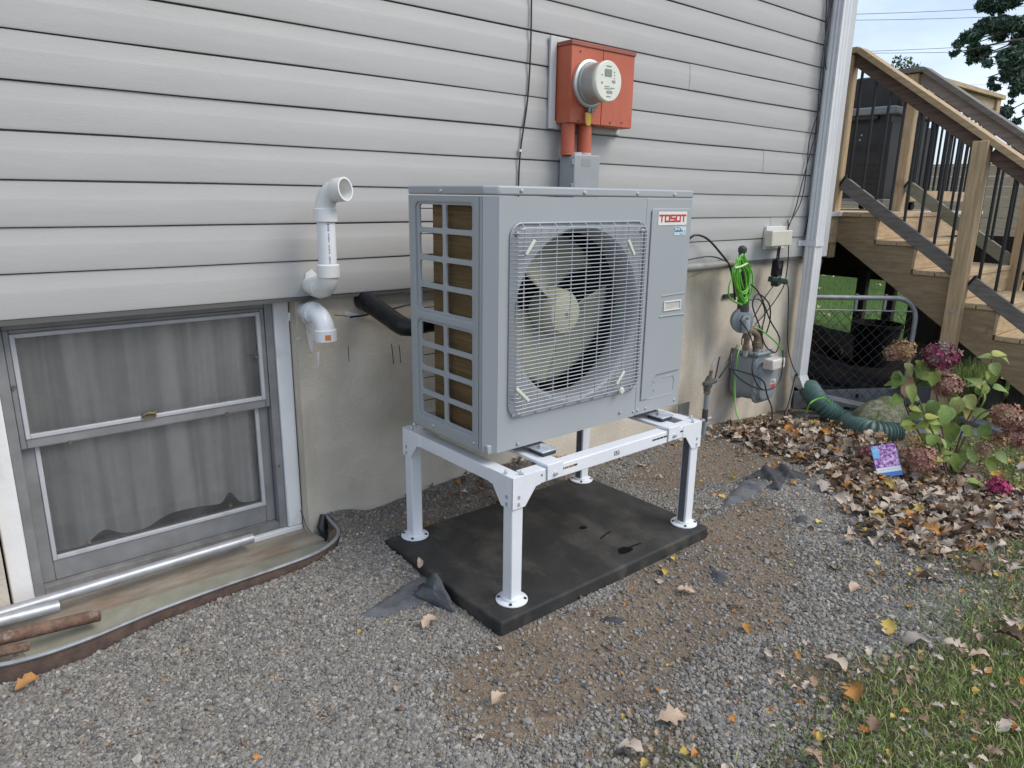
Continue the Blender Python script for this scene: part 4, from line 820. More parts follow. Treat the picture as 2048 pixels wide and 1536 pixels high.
cord([(1494,520,2.24),(1500,540,2.24),(1499,580,2.24),(1497,612,2.24)], 'green cord strand hanging at the right of the green coil', r=.005, mat=M_grn, name='green_strand')
cord([(1508,655,2.2),(1522,660,2.18),(1545,678,2.16),(1560,695,2.16),(1566,712,2.16)], 'green cord strand bent over the rusty gas meter pipes', r=.0055, mat=M_grn, name='green_strand')
cord([(1481,690,2.19),(1474,715,2.17),(1470,760,2.19),(1470,800,2.16),(1474,830,2.12),(1484,845,2.08)], 'green cord strand dropping behind the meter into the leaves', r=.005, mat=M_grn, name='green_strand')

# downspout
M_dsp = pm('downspout_white', (.62,.63,.635), (.70,.70,.70), scale=4, rough=.4, dirt=(.42,.41,.38), dscale=6, dlo=.6, dhi=.9, dstretch=(2,2,.5))
ds = thing('downspout', 'white square metal downspout at the house corner, strapped to the wall', 'downspout', (4.53, 2.36, .05))
DX0, DX1, DY0, DY1 = 4.478, 4.578, 2.318, 2.385
def fluted(x0, x1, y0, y1):
    p = []
    for k in range(9): t = k/8; p.append((x0+(x1-x0)*t, y0+(.006 if k in (2,3,5,6) else 0)))
    for k in range(1, 7): t = k/6; p.append((x1-(.005 if k in (2,4) else 0), y0+(y1-y0)*t))
    for k in range(1, 9): t = k/8; p.append((x1+(x0-x1)*t, y1))
    for k in range(1, 6): t = k/6; p.append((x0+(.005 if k in (2,4) else 0), y1+(y0-y1)*t))
    return p
MB().prism([(x,y,.16) for x, y in fluted(DX0,DX1,DY0,DY1)], (0,0,zt-.16)).build('spout_tube', M_dsp, ds, angle=20)
e0 = [(x,y,.165) for x, y in fluted(DX0-.002,DX1+.002,DY0-.002,DY1+.002)]; e1 = [(x+.02,y-.02,.10) for x, y, z in e0]; e2 = [(x+.07,y-.05,.055) for x, y, z in e0]
loft(MB(), [e0, e1, e2]).build('elbow', M_dsp, ds)
for z in (1.045, 2.75):
    mb = MB(); mb.box((DX0-.004,DY0-.004,z-.018),(DX1+.004,DY0-.0007,z+.018)); mb.box((DX0-.004,DY0-.004,z-.018),(DX0-.0007,YS+.002,z+.018)); mb.box((DX1+.0007,DY0-.004,z-.018),(DX1+.004,2.394,z+.018)); mb.box((DX0-.05,YS-.004,z-.018),(DX0-.004,YS-.0008,z+.018)); mb.build('strap', M_dsp, ds, bevel=.001)
M_hose = pm('drain_green', (.055,.115,.105), (.08,.15,.135), scale=10, rough=.5, dirt=(.10,.095,.08), dscale=8, dlo=.58, dhi=.85)
hz = bez([V(DX0+.11,DY0-.02,.075), PY(1640,805,2.15), PY(1690,843,2.0), PZ(1738,862,-.02), PZ(1800,868,-.03)], 22)
hz = [Vector(p) for p in hz]; L_ = 0; rr_ = []; pts = []
for i in range(len(hz)-1):
    for k in range(3): pts.append(hz[i].lerp(hz[i+1], k/3))
pts.append(hz[-1]); acc = 0
for i, p in enumerate(pts):
    if i: acc += (p-pts[i-1]).length
    rr_.append(.062+.006*math.sin(acc*2*math.pi/.022))
dh = MB().tube(pts, rr_, 20, cap=False).build('drain_hose', M_hose, angle=60); setp(dh, 'green corrugated drain hose running from the downspout foot into the leaves', 'hose')
MB().tube(bez([PY(1612,826,2.02), PY(1622,805,1.98), PY(1645,796,2.0), PY(1660,806,2.03)],6), .005, 6).build('green_tie', M_grn, dh)
# corner cables
cord([(1664,-60,2.39),(1660,0,2.385),(1652,60,2.38),(1648,130,2.37),(1644,180,2.37),(1636,225,2.38),(1619,280,2.39),(1614,330,2.39),(1603,400,2.39),(1578,450,2.385),(1575,470,2.38)], 'black cable bowing down the siding from the corner to the outlet', yy=2.38, name='corner_cable', cat='cable')
cord([(1672,-60,2.385),(1666,0,2.38),(1650,80,2.37),(1641,150,2.37),(1632,260,2.38),(1622,300,2.39),(1606,360,2.39),(1590,420,2.385),(1574,462,2.38)], 'second black cable nearest the downspout, running from the roof to the outlet', name='corner_cable', cat='cable')
cord([(1652,-60,2.40),(1653,0,2.395),(1651,70,2.39),(1650,120,2.385),(1655,160,2.38),(1648,215,2.385),(1640,240,2.39),(1634,300,2.40),(1630,350,2.40),(1617,430,2.40),(1609,470,2.40)], 'thin cable lying along the corner trim left of the downspout', r=.004, name='corner_cable', cat='cable')
cord([(1643,520,2.46),(1634,560,2.44),(1622,620,2.42),(1612,690,2.40),(1596,735,2.36),(1580,800,2.3),(1570,830,2.28)], 'black conduit emerging under the corner post right of the downspout', r=.010, name='corner_cable', cat='cable')

# ================================================================== DECK AND STAIRS
def wood(name, a, b, sx=1, **k): return pm(name, a, b, scale=5, stretch=k.pop('st', (9,1.2,9)), rough=.75, bump=.22, bscale=40, detail=6, dirt=k.pop('dirt', None), dscale=6, dlo=.62, dhi=.8, **k)
M_w1 = wood('wood_tan_y', (.34,.235,.125), (.50,.365,.215), st=(12,1.2,12), dirt=(.22,.15,.085))
M_w1z = wood('wood_tan_z', (.36,.25,.13), (.53,.385,.23), st=(12,12,1.0), dirt=(.24,.16,.085))
M_w1x = wood('wood_tan_x', (.36,.255,.145), (.54,.40,.245), st=(1.2,12,12), dirt=(.27,.19,.11))
M_wstr = wood('wood_stringer', (.235,.165,.09), (.34,.25,.145), st=(10,1.4,10), dirt=(.12,.085,.055))
M_wdk = wood('wood_brown', (.085,.055,.042), (.15,.10,.075), st=(12,1.3,12), dirt=(.06,.04,.03))
M_wgr = wood('wood_greybrown', (.135,.115,.10), (.215,.19,.165), st=(12,1.3,12), dirt=(.09,.07,.06))
M_wgg = wood('wood_greygreen', (.19,.18,.125), (.27,.25,.18), st=(12,1.3,12))
M_blk = pm('baluster_black', (.010,.010,.011), rough=.4)
M_shade = pm('wood_under_shade', (.022,.016,.012), (.04,.03,.02), scale=8, rough=.9, stretch=(1,10,1))  # deck timber with the under-deck shade put into its colour
DXS, DXR, DYE, DZ = 5.35, 6.46, 2.615, 1.235
dk = thing('deck', 'raised wooden deck with stairs, wooden handrails and black round balusters', 'deck', (6.0, 2.6, 0))
RISE, RUN = .188, .279
slope = RISE/RUN
for i in range(22):          # deck boards
    y0 = DYE-.03+i*.142; MB().box((4.84, y0, DZ-.032), (8.25, y0+.137, DZ)).build('deck_board', M_w1x if i else pm('board_weathered', (.50,.49,.46), (.60,.59,.56), scale=5, stretch=(1,9,9), rough=.7), dk, bevel=.003)
MB().box((4.84,DYE,DZ-.225),(8.25,DYE+.038,DZ-.033)).build('fascia', M_w1x, dk, bevel=.003)
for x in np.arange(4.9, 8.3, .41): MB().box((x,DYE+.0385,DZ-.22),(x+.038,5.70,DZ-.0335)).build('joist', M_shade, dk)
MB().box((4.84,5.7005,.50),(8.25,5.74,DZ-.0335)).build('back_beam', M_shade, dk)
MB().box((8.16,.9,-.4),(8.19,PX(1812,640,8.17).y,DZ-.23)).build('dark_backing_board', M_shade, dk); zbm = PX(1720,556,8.22).z; MB().box((8.20,2.66,zbm),(8.24,5.7,DZ-.23)).build('side_beam', M_shade, dk)  # dark board added so the space beyond the stairs stays black
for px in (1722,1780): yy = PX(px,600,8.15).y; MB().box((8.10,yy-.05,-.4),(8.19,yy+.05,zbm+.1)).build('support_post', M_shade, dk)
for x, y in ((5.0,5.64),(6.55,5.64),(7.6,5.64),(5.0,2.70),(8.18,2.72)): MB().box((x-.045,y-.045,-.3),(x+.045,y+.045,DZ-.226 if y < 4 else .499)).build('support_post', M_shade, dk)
nst = 7
def nose(i): return DYE-RUN*(i+1), DZ-RISE*i
for xs_ in (DXS, DXR-.04):
    mb = MB(); low = lambda y: max(-.3, 1.03-.668*(DYE-y))
    for i in range(0, nst+1):
        y, z = nose(i); zt1 = z-.034
        mb.prism([(xs_,y,zt1),(xs_,y+RUN,zt1),(xs_,y+RUN,min(low(y+RUN),zt1-.01)),(xs_,y,min(low(y),zt1-.01))], (.04,0,0))
    mb.build('stringer', M_wstr, dk)
for i in range(0, nst):
    y, z = nose(i)
    MB().box((DXS-.012, y-.025, z-.033), (DXR+.012, y+.118, z)).build('tread', M_w1x, dk, bevel=.004)
    MB().box((DXS-.012, y+.123, z-.033), (DXR+.012, y+.262, z)).build('tread', M_w1x, dk, bevel=.004)
    if i: MB().box((DXS-.004, y+RUN-.018, z+.0005), (DXR+.004, y+RUN-.0005, z+RISE-.034)).build('riser', M_w1x, dk, bevel=.002)
# railings
def zl(y, z0): return z0-slope*(2.60-y)
bl = PX(1672,340,DXS); zb0 = bl.z - slope*(bl.y-2.60)          # top of bottom rail at y=2.6
tl = PX(1736,93,DXS); tr_ = PX(2048,299,DXS)
zt0 = 2.350; st_ = .705
ztop = lambda y: zt0-st_*(2.60-y)
zbot = lambda y: zb0-slope*(2.60-y)
def railing(x, first, capmat, submat, botmat, ynew, yend, xo, posttop=True):
    # top post
    MB().box((x-.045,2.63,DZ-.2 if not first else .9),(x+.045,2.72,ztop(2.6)-.045)).build('post', M_w1z, dk, bevel=.004)
    # newel
    MB().box((x-.046+xo,ynew-.045,-.25),(x+.046+xo,ynew+.045,ztop(ynew)-.048)).build('newel_post', M_w1z, dk, bevel=.005)
    a = V(x,2.60,ztop(2.60)-.019); b = V(x,yend,ztop(yend)-.019)
    MB().beam(V(x,2.78,a.z), V(x,2.598,a.z), .135, .038).build('rail_cap', capmat, dk, bevel=.003)
    MB().beam(a, b, .135, .038).build('rail_cap', capmat, dk, bevel=.003)
    segs = [(2.628, ynew+.047), (ynew-.047, yend)]
    for y0, y1 in segs:
        MB().beam(V(x,y0,ztop(y0)-.085), V(x,y1,ztop(y1)-.085), .038, .088).build('sub_rail', submat, dk, bevel=.003)
        MB().beam(V(x,y0,zbot(y0)-.045), V(x,y1,zbot(y1)-.045), .038, .090).build('bottom_rail', botmat, dk, bevel=.003)
        MB().beam(V(x,y0-.004,zbot(y0)-.047), V(x,y0-.016,zbot(y0-.012)-.047), .046, .098).build('rail_bracket', M_blk, dk)
        n = int(abs(y0-y1)/.098); 
        for i in range(n):
            y = y0-(i+.5+.0)*(y0-y1)/n
            MB().cyl((x,y,zbot(y)-.006),(x,y,ztop(y)-.12),.0105,8).build('baluster', M_blk, dk)
newy = PX(1930,500,DXS-.04).y
railing(DXS, True, M_w1, M_wdk, M_wgr, newy, .55, -.045)
railing(DXR, False, M_wgr, wood('wood_grey2', (.20,.165,.145), (.30,.255,.225), st=(12,1.3,12)), M_wgg, newy, .55, .0)
# far guard of the deck
fz = DZ+1.07; fyg = 2.66
gxe = PZ(2030,190,fz)
MB().beam(V(6.56,gxe.y+.13,fz-.019), V(8.27,gxe.y+.13,fz-.019), .135, .038).build('rail_cap', M_w1x, dk, bevel=.003)
MB().beam(V(6.56,gxe.y+.13,fz-.085), V(8.25,gxe.y+.13,fz-.085), .038, .088).build('sub_rail', M_w1x, dk, bevel=.003)
MB().beam(V(6.56,gxe.y+.13,DZ+.13), V(8.25,gxe.y+.13,DZ+.13), .038, .088).build('bottom_rail', M_w1x, dk, bevel=.003)
MB().box((8.14,gxe.y+.085,DZ),(8.23,gxe.y+.175,fz-.039)).build('post', M_w1z, dk, bevel=.004)
for x in np.arange(6.64, 8.1, .105): MB().cyl((x,gxe.y+.13,DZ+.17),(x,gxe.y+.13,fz-.12),.0105,8).build('baluster', M_blk, dk)
for y in np.arange(2.95, 5.6, .105): MB().cyl((8.19,y,DZ+.17),(8.19,y,fz-.12),.0105,8).build('baluster', M_blk, dk)
MB().beam(V(8.19,2.83,fz-.085), V(8.19,5.6,fz-.085), .038, .088).build('sub_rail', M_w1, dk); MB().beam(V(8.19,2.83,DZ+.13), V(8.19,5.6,DZ+.13), .038, .088).build('bottom_rail', M_w1, dk); MB().beam(V(8.19,2.87,fz-.019), V(8.19,5.7,fz-.019), .135, .038).build('rail_cap', M_w1, dk)
MB().box((4.835,DYE-.032,1.05),(4.925,DYE-.001,1.20)).build('bracket_box', pm('bracket_grey', (.30,.31,.32), rough=.5), dk)
for z in (.62,.30): 
    p = V(DXS-.091, newy, z); MB().cyl(p, p+V(-.008,0,0), .012, 8).build('post_bolt', M_galv, dk)

# barbecue on the deck
M_bk = pm('bbq_black', (.022,.023,.025), (.034,.035,.038), scale=6, rough=.42)
M_bg = pm('bbq_grey', (.20,.215,.235), (.25,.265,.285), scale=6, rough=.4)
gc_ = PD(1742,300,6.55); bx, by = gc_.x, gc_.y; z0 = DZ
bq = thing('barbecue', 'dark grey gas barbecue with side vents and a domed lid standing on the deck', 'barbecue', (bx, by, z0))
w, d_ = .30, .29
bax = 0
mb = MB(); mb.box((bx-w,by-d_,z0+.10),(bx+.55,by+d_,z0+.74)); mb.build('cabinet', M_bk, bq, bevel=.006)
mb = MB(); mb.box((bx-w-.035,by-d_-.03,z0+.80),(bx+.60,by+d_+.03,z0+.865)); mb.build('side_shelf', M_bg, bq, bevel=.012)
mb = MB(); mb.prism([(bx-w+.01,by-d_+.02,z0+.74),(bx-w+.01,by+d_-.02,z0+.74),(bx-w+.01,by+d_-.02,z0+.7995),(bx-w+.01,by-d_+.02,z0+.7995)], (.8,0,0)); mb.build('firebox', M_bk, bq)
prof_ = [(by-d_+.01,z0+.866),(by-d_+.0,z0+.93),(by-d_+.07,z0+1.06),(by-.10,z0+1.13),(by+.10,z0+1.13),(by+d_-.03,z0+1.05),(by+d_-.01,z0+.866)]
MB().prism([(bx-.18,y,z) for y, z in prof_], (.70,0,0)).build('lid', pm('lid_grey', (.05,.054,.06), (.075,.08,.088), scale=4, rough=.3, metal=.3), bq, bevel=.02, seg=3)
MB().prism([(bx-.22,y,z) for y, z in prof_], (.039,0,0)).build('lid_end', M_bk, bq, bevel=.015)
for s in (-1, 1): MB().tube([(bx-.22+.35*(s+1),by-d_-.0,z0+.97),(bx-.22+.35*(s+1),by-d_-.06,z0+.97)], .012, 8).build('handle_stud', M_bk, bq)
MB().tube([(bx-.22,by-d_-.06,z0+.97),(bx+.48,by-d_-.06,z0+.97)], .014, 10).build('lid_handle', M_galv, bq)
xl = bx-w-.0015
for k in range(3):
    for s in (-1, 0, 1): MB().box((xl-.002,by+s*.135-.055,z0+.50+.022*k),(xl+.001,by+s*.135+.055,z0+.508+.022*k)).build('vent_slot', M_dk, bq)
for k in range(5): MB().box((xl-.003,by-.2,z0+.17+.055*k),(xl+.001,by+.2,z0+.175+.055*k)).build('pressed_rib', M_bk, bq, bevel=.001)
for s, zz in ((-.04,.64),(-.03,.60),(.13,.60)): MB().cyl((xl,by+s,z0+zz),(xl-.004,by+s,z0+zz),.008,8).build('screw', M_galv, bq)
MB().box((xl-.03,by-.17,z0+.76),(xl+.005,by+.17,z0+.795)).build('side_handle', M_bk, bq, bevel=.01)
MB().box((bx-w-.02,by-d_-.02,z0+.075),(bx+.57,by+d_+.02,z0+.0995)).build('base_shelf', M_bg, bq, bevel=.004)
for x in (bx-.22, bx+.47):
    for s in (-1, 1): MB().cyl((x,by+s*(d_-.06)-.018,z0+.040),(x,by+s*(d_-.06)+.018,z0+.040),.038,16).build('caster', M_foam, bq)

# ---- far things seen through the balusters
fn_ = thing('board_fence', 'tall horizontal-board wooden fence seen beyond the deck stairs', 'fence', (15.6, 3, 0))
M_fn = wood('fence_wood', (.36,.26,.18), (.48,.36,.26), st=(12,1,12), dirt=(.27,.2,.14))
for i in range(12):
    z = -.25+i*.186
    MB().box((15.6,-3.5,z),(15.625,8.2,z+.1815+.002*math.sin(i*5))).build('board', M_fn, fn_, bevel=.003)
for y in np.arange(-3.5, 8.3, 1.95): MB().box((15.63,y-.045,-.4),(15.72,y+.045,1.98)).build('fence_post', M_fn, fn_)
MB().box((15.57,-3.5,1.985),(15.74,8.2,2.02)).build('fence_cap', M_fn, fn_)

# ---- under the deck
GT = .68; gl = PZ(1620,594,GT); g2 = PZ(1843,597,GT); gd = (g2-gl); gd.z = 0; Lg = gd.length; gd.normalize()
gt_ = thing('chain_link_gate', 'old galvanised chain-link gate leaning in the dark space under the stairs', 'gate', (g2.x, g2.y, -.15))
M_gl = pm('gate_galv', (.27,.27,.275), (.36,.36,.365), scale=20, rough=.55, metal=.5)
GP = lambda s, z: V(gl.x+gd.x*s, gl.y+gd.y*s, z)
MB().tube([GP(0,GT), GP(Lg-.17,GT)]+[GP(Lg-.17+.15*math.sin(t), GT-.15+.15*math.cos(t)) for t in np.linspace(.2, math.pi/2, 7)]+[GP(Lg-.02,-.18)], .0165, 12).build('gate_frame', M_gl, gt_)
MB().tube([GP(0,GT-.085), GP(Lg-.04,GT-.09)], .005, 6).build('tension_bar', M_gl, gt_)
for s in (Lg*.42, Lg*.68): MB().tube([GP(s,GT+.025), GP(s,GT-.09)], .011, 8).build('frame_clamp', M_gl, gt_)
mb = MB(); step = .075; dd_ = V(-gd.y, gd.x, 0)
for s0 in np.arange(-.6, Lg, step):
    for sg in (1, -1):
        pts = []
        for k in range(0, 21):
            t = k*.037; s = s0+sg*t if sg == 1 else s0+.6-t; z = GT-.09-t
            if 0 < s < Lg-.03: pts.append(GP(s, z)+dd_*(.004*(1 if k % 2 else -1)))
        if len(pts) > 1: mb.tube(pts, .0019, 4)
mb.build('chain_mesh', pm('mesh_wire', (.05,.05,.052), rough=.6, metal=.4), gt_)['kind'] = 'stuff'
# tension band zigzag on the right stile
mb = MB(); mb.tube([GP(Lg-.045-.02*(k % 2), .48-k*.028) for k in range(20)], .004, 5); mb.build('mesh_ties', M_dk, gt_)
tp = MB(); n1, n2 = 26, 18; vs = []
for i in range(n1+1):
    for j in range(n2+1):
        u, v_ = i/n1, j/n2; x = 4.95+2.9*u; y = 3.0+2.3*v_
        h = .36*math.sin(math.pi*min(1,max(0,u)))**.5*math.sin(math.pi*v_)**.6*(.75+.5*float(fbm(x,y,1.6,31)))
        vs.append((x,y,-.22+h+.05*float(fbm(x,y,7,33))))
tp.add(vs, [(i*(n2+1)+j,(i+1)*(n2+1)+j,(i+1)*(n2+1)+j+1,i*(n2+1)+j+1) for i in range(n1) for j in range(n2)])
setp(tp.build('tarp', pm('tarp_black_shaded', (.003,.003,.003), (.005,.005,.005), scale=6, rough=.9, spec=.1), angle=80), 'black tarp-covered heap in the shade under the deck', 'tarp')  # heap blackened further, under-deck shade put into its colour
tub = PD(1748,700,6.6); mb = MB(); mb.lathe([(.0,.0),(.16,.0),(.20,.36),(.215,.36),(.215,.39),(.195,.39),(.19,.34),(.0,.34)], (tub.x,tub.y,-.15), (0,0,1), 28); setp(mb.build('plant_tub', pm('tub_shaded', (.008,.0075,.008), rough=.7, spec=.2)), 'large dark plastic tub standing under the deck behind the gate', 'tub')  # tub colour darkened to carry the shade below the deck
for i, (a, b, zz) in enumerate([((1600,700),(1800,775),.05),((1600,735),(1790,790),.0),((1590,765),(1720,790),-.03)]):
    p = PD(*a, 5.6-.1*i); q = PD(*b, 5.3-.1*i); setp(MB().beam(p, q, .09, .03).build('old_plank', pm('plank_shaded', (.014,.013,.013), (.022,.02,.02), scale=8, rough=.8)), ['dark plank leaning highest behind the gate under the stairs','dark plank leaning in the middle behind the gate under the stairs','dark plank lying lowest behind the gate under the stairs'][i], 'plank')  # planks near black, shade under the stairs put into their colour
# grey boards on the ground
M_gb = pm('composite_grey', (.15,.155,.17), (.20,.205,.22), scale=5, rough=.55, bump=.1, stretch=(1,8,1), dirt=(.10,.10,.10), dscale=5)
def board(a, b, w, h, label, tilt=(0,0,1)):
    setp(MB().beam(a, b, w, h, tilt).build('grey_board', M_gb, bevel=.004), label, 'board')
board(PZ(1585,800,-.06), PZ(1862,790,-.02), .025, .13, 'grey board on edge behind the green drain hose', (0,0,1))
board(PZ(1590,830,-.10), PZ(1700,835,-.09), .12, .025, 'short dark grey board lying flat under the green hose')
board(PZ(1645,795,.03), PZ(1870,845,-.05), .10, .028, 'grey board slanting down behind the mossy rock', (.2,-.5,1))
board(PZ(1800,870,-.10), PZ(2090,862,-.09), .14, .03, 'wide grey board lying on the ground behind the hydrangea')
board(PZ(1930,836,-.06), PZ(2120,905,-.08), .11, .03, 'grey board end at the right behind the pink flower heads')
for i, px in enumerate((1985, 2030, 2075)):
    p = PZ(px, 812, -.1); mb = MB(); mb.box((p.x-.045,p.y-.045,-.2),(p.x+.045,p.y+.045,.10)); setp(mb.build('edging_post', pm('edging_wood', (.10,.095,.085), (.17,.16,.14), scale=14, rough=.85, stretch=(5,5,1)), bevel=.006), ['short grey edging post nearest the newel post','middle short grey edging post at the lawn edge','short grey edging post at the picture edge'][i], 'post', 'edging posts at the foot of the stairs')
# rock
ro = PZ(1752,868,-.09); mb = MB(); mb.ball((ro.x+.14,ro.y+.05,.0), .17, 28, (1.35,.8,.72)); vs = []
for v in mb.v:
    n = float(fbm(v[0]*1.0+v[2]*.7, v[1]-v[2], 7, 41))-.5; c = V(ro.x+.14,ro.y+.05,.0); p = V(*v); vs.append(tuple(c+(p-c)*(1+.40*n)+V(0,0,-.02)))
mb.v = vs; setp(mb.build('rock', pm('mossy_rock', (.07,.085,.03), (.26,.25,.20), scale=38, rough=.95, bump=1.0, bscale=45, dirt=(.10,.12,.04), dscale=9, dlo=.45, dhi=.62), angle=80), 'rounded moss-covered rock beside the green drain hose', 'rock')
# ================================================================== GRAVEL (instanced stones on a point cloud)
def scatter_area(n, seed):
    r = np.random.default_rng(seed)          # uniform over the ground in front of the wall
    return r.uniform(-.3, 4.25, n), r.uniform(.35, 2.46, n), r
def not_blocked(x, y):
    pad = (x > PADR[0]-.005)&(x < PADR[1]+.005)&(y > PADR[2]-.005)&(y < PADR[3]+.005)
    wel = pin(WELL, x, y) > -.010
    return ~pad & ~wel & (y < 2.445) & ((x < 4.66)|(y < 2.4))
x, y, r = scatter_area(1100000, 5)
_d = _f.x*x+_f.y*y-_f.z*CAMZ; _px = 1024+FPX*((x*CR.x+y*CR.y-CAMZ*CR.z)/_d); _py = 768-FPX*((x*CU.x+y*CU.y-CAMZ*CU.z)/_d); _k = (_d > .3)&(_px > -260)&(_px < 2300)&(_py < 1720); x, y = x[_k], y[_k]
lw = lawn_d(x, y); dd = dirt_d(x, y); dr = sst(-.1, .15, pin(DRIFT, x, y))
dens = 1.3*(1-.965*dd)*(1-.94*lw)*(1-.8*dr) ; dens = np.maximum(dens, .075*(1-lw*.6))*(1-sst(3.7,4.2,x))*(.55+.65*fbm(x,y,2.5,60))
keep = (r.random(len(x)) < dens) & not_blocked(x, y) & (np.hypot(x, y) > 1.0)
x, y = x[keep], y[keep]; n = len(x)
sz = np.clip(np.exp(r.normal(math.log(.0031), .44, n)), .0013, .0085); big = r.random(n) < .008; sz[big] *= 1.6
sz *= (.85+.3*sst(1.9,.9,y))
z = gz(x, y)+sz*.25
me = bpy.data.meshes.new('gravel'); me.from_pydata(np.stack([x,y,z],-1).tolist(), [], [])
a = me.attributes.new('scl', 'FLOAT_VECTOR', 'POINT'); a.data.foreach_set('vector', (sz[:,None]*np.stack([r.uniform(.8,1.35,n), r.uniform(.7,1.1,n), r.uniform(.5,.85,n)],-1)).astype('f').ravel())
a = me.attributes.new('rot', 'FLOAT_VECTOR', 'POINT'); a.data.foreach_set('vector', np.stack([r.normal(0,.35,n), r.normal(0,.35,n), r.uniform(0,6.28,n)],-1).astype('f').ravel())
def instancer(name, me, mat, shape):
    o = bpy.data.objects.new(name, me); COL.objects.link(o)
    g = bpy.data.node_groups.new(name+'_nodes', 'GeometryNodeTree')
    g.interface.new_socket('Geometry', in_out='INPUT', socket_type='NodeSocketGeometry'); g.interface.new_socket('Geometry', in_out='OUTPUT', socket_type='NodeSocketGeometry')
    N = g.nodes; L = g.links; gi = N.new('NodeGroupInput'); go = N.new('NodeGroupOutput')
    ic = N.new('GeometryNodeMeshIcoSphere'); ic.inputs['Radius'].default_value = 1; ic.inputs['Subdivisions'].default_value = 2
    sp = N.new('GeometryNodeSetPosition'); nzn = N.new('ShaderNodeTexNoise'); nzn.inputs['Scale'].default_value = 1.1
    sub = N.new('ShaderNodeVectorMath'); sub.operation = 'SUBTRACT'; sub.inputs[1].default_value = (.5,.5,.5)
    scn = N.new('ShaderNodeVectorMath'); scn.operation = 'SCALE'; scn.inputs['Scale'].default_value = 1.5
    L.new(nzn.outputs['Color'], sub.inputs[0]); L.new(sub.outputs[0], scn.inputs[0]); L.new(scn.outputs[0], sp.inputs['Offset']); L.new(ic.outputs['Mesh'], sp.inputs['Geometry'])
    sm = N.new('GeometryNodeSetMaterial'); sm.inputs['Material'].default_value = mat; L.new(sp.outputs[0], sm.inputs[0])
    ip = N.new('GeometryNodeInstanceOnPoints'); L.new(gi.outputs[0], ip.inputs['Points']); L.new(sm.outputs[0], ip.inputs['Instance'])
    for nm, sk in (('scl', 'Scale'), ('rot', 'Rotation')):
        na = N.new('GeometryNodeInputNamedAttribute'); na.data_type = 'FLOAT_VECTOR'; na.inputs[0].default_value = nm
        if sk == 'Rotation':
            e = N.new('FunctionNodeEulerToRotation'); L.new(na.outputs[0], e.inputs[0]); L.new(e.outputs[0], ip.inputs[sk])
        else: L.new(na.outputs[0], ip.inputs[sk])
    L.new(ip.outputs[0], go.inputs[0]); md = o.modifiers.new('scatter', 'NODES'); md.node_group = g; return o
M_peb = pm('pebbles', (.8,.8,.8), (1.1,1.1,1.1), scale=30, rough=.8, spec=.3, rand=[(.112,.105,.096),(.25,.232,.208),(.162,.155,.147),(.34,.32,.29),(.205,.18,.148),(.27,.258,.24),(.08,.079,.08),(.37,.348,.312),(.178,.163,.15),(.30,.255,.198),(.135,.135,.137),(.48,.452,.41)])
gv_ = instancer('gravel', me, M_peb, 0); setp(gv_, kind='stuff'); me.materials.append(M_peb)

# ================================================================== LEAVES
LC = [srgb(150,118,88), srgb(176,142,108), srgb(128,92,64), srgb(192,162,132), srgb(160,108,62), srgb(112,84,64), srgb(186,150,124), srgb(190,130,60), srgb(205,180,150), srgb(140,104,84), srgb(172,136,112), srgb(200,150,70), srgb(98,72,56)]
LC = [tuple(c*1.0 for c in q) for q in LC]
def leaf_shape(kind, curl, seed, k=1.0):
    """outline points on both sides of a curved midrib; returns verts, faces (unit length along +x)"""
    r = random.Random(seed); n = 7; vs = []; fs = []
    prof = {0:[.02,.16,.30,.22,.36,.24,.30,.10,.0], 1:[.02,.18,.28,.32,.30,.24,.15,.06,.0], 2:[.02,.10,.34,.16,.42,.18,.34,.12,.0]}[kind]
    m = len(prof)-1
    for i, w in enumerate(prof):
        u = i/m; x = u; bend = curl*math.sin(u*2.6+.3)*.22+curl*.1*u
        wv = .06*math.sin(u*9+seed)
        a = w*k*(1+r.uniform(-.2,.2)); b = w*k*(1+r.uniform(-.2,.2)); zf = abs(curl)*.55
        vs += [(x, a, bend+a*zf*(.8+r.uniform(-.3,.5))+wv), (x, a*.5, bend+a*zf*.15+wv*.3), (x, 0, bend), (x, -b*.5, bend+b*zf*.15-wv*.3), (x, -b, bend+b*zf*(.8+r.uniform(-.3,.5))-wv)]
    for i in range(m):
        for j in range(4): fs.append((i*5+j, i*5+j+1, (i+1)*5+j+1, (i+1)*5+j))
    return vs, fs
SHAPES = [leaf_shape(k, c, s) for k, c, s in ((0,.6,1),(1,.9,2),(2,.5,3),(0,-.5,4),(1,1.3,5),(2,.9,6),(1,-.7,7),(0,1.1,8),(2,1.4,9))]
M_leaf = pm('dry_leaf', (.72,.72,.72), (1.15,1.12,1.08), scale=40, rough=.75, rand=LC, spec=.25, bump=.25, bscale=90)
M_leafv = pm('dry_leaf_litter', (.72,.72,.72), (1.15,1.12,1.08), scale=40, rough=.75, vcol='col', spec=.25)
LM = []
for i, (vs, fs) in enumerate(SHAPES):
    q = bpy.data.meshes.new('fallen_leaf'); q.from_pydata(vs, [], fs); q.shade_smooth(); q.materials.append(M_leaf); LM.append(q)
r = np.random.default_rng(77)
cand = []          # x, y, size, zone, lift
def add(n, zone, s0, s1, f):
    k = 0; t = 0
    while k < n and t < n*60:
        t += 1; x, y = r.uniform(.1, 6.2), r.uniform(.3, 2.44)
        if f(x, y): cand.append((x, y, r.uniform(s0, s1), zone)); k += 1
S1 = lambda x, y: (np.array([x]), np.array([y]))
nb = lambda x, y: bool(not_blocked(*S1(x,y))[0])
dpt = lambda x, y: float(sst(-.10,.12,pin(DRIFT,*S1(x,y)))[0]); lpt = lambda x, y: float(lawn_d(*S1(x,y))[0])
add(2200, 'drift', .032, .080, lambda x, y: nb(x,y) and r.random() < dpt(x,y)**1.5)
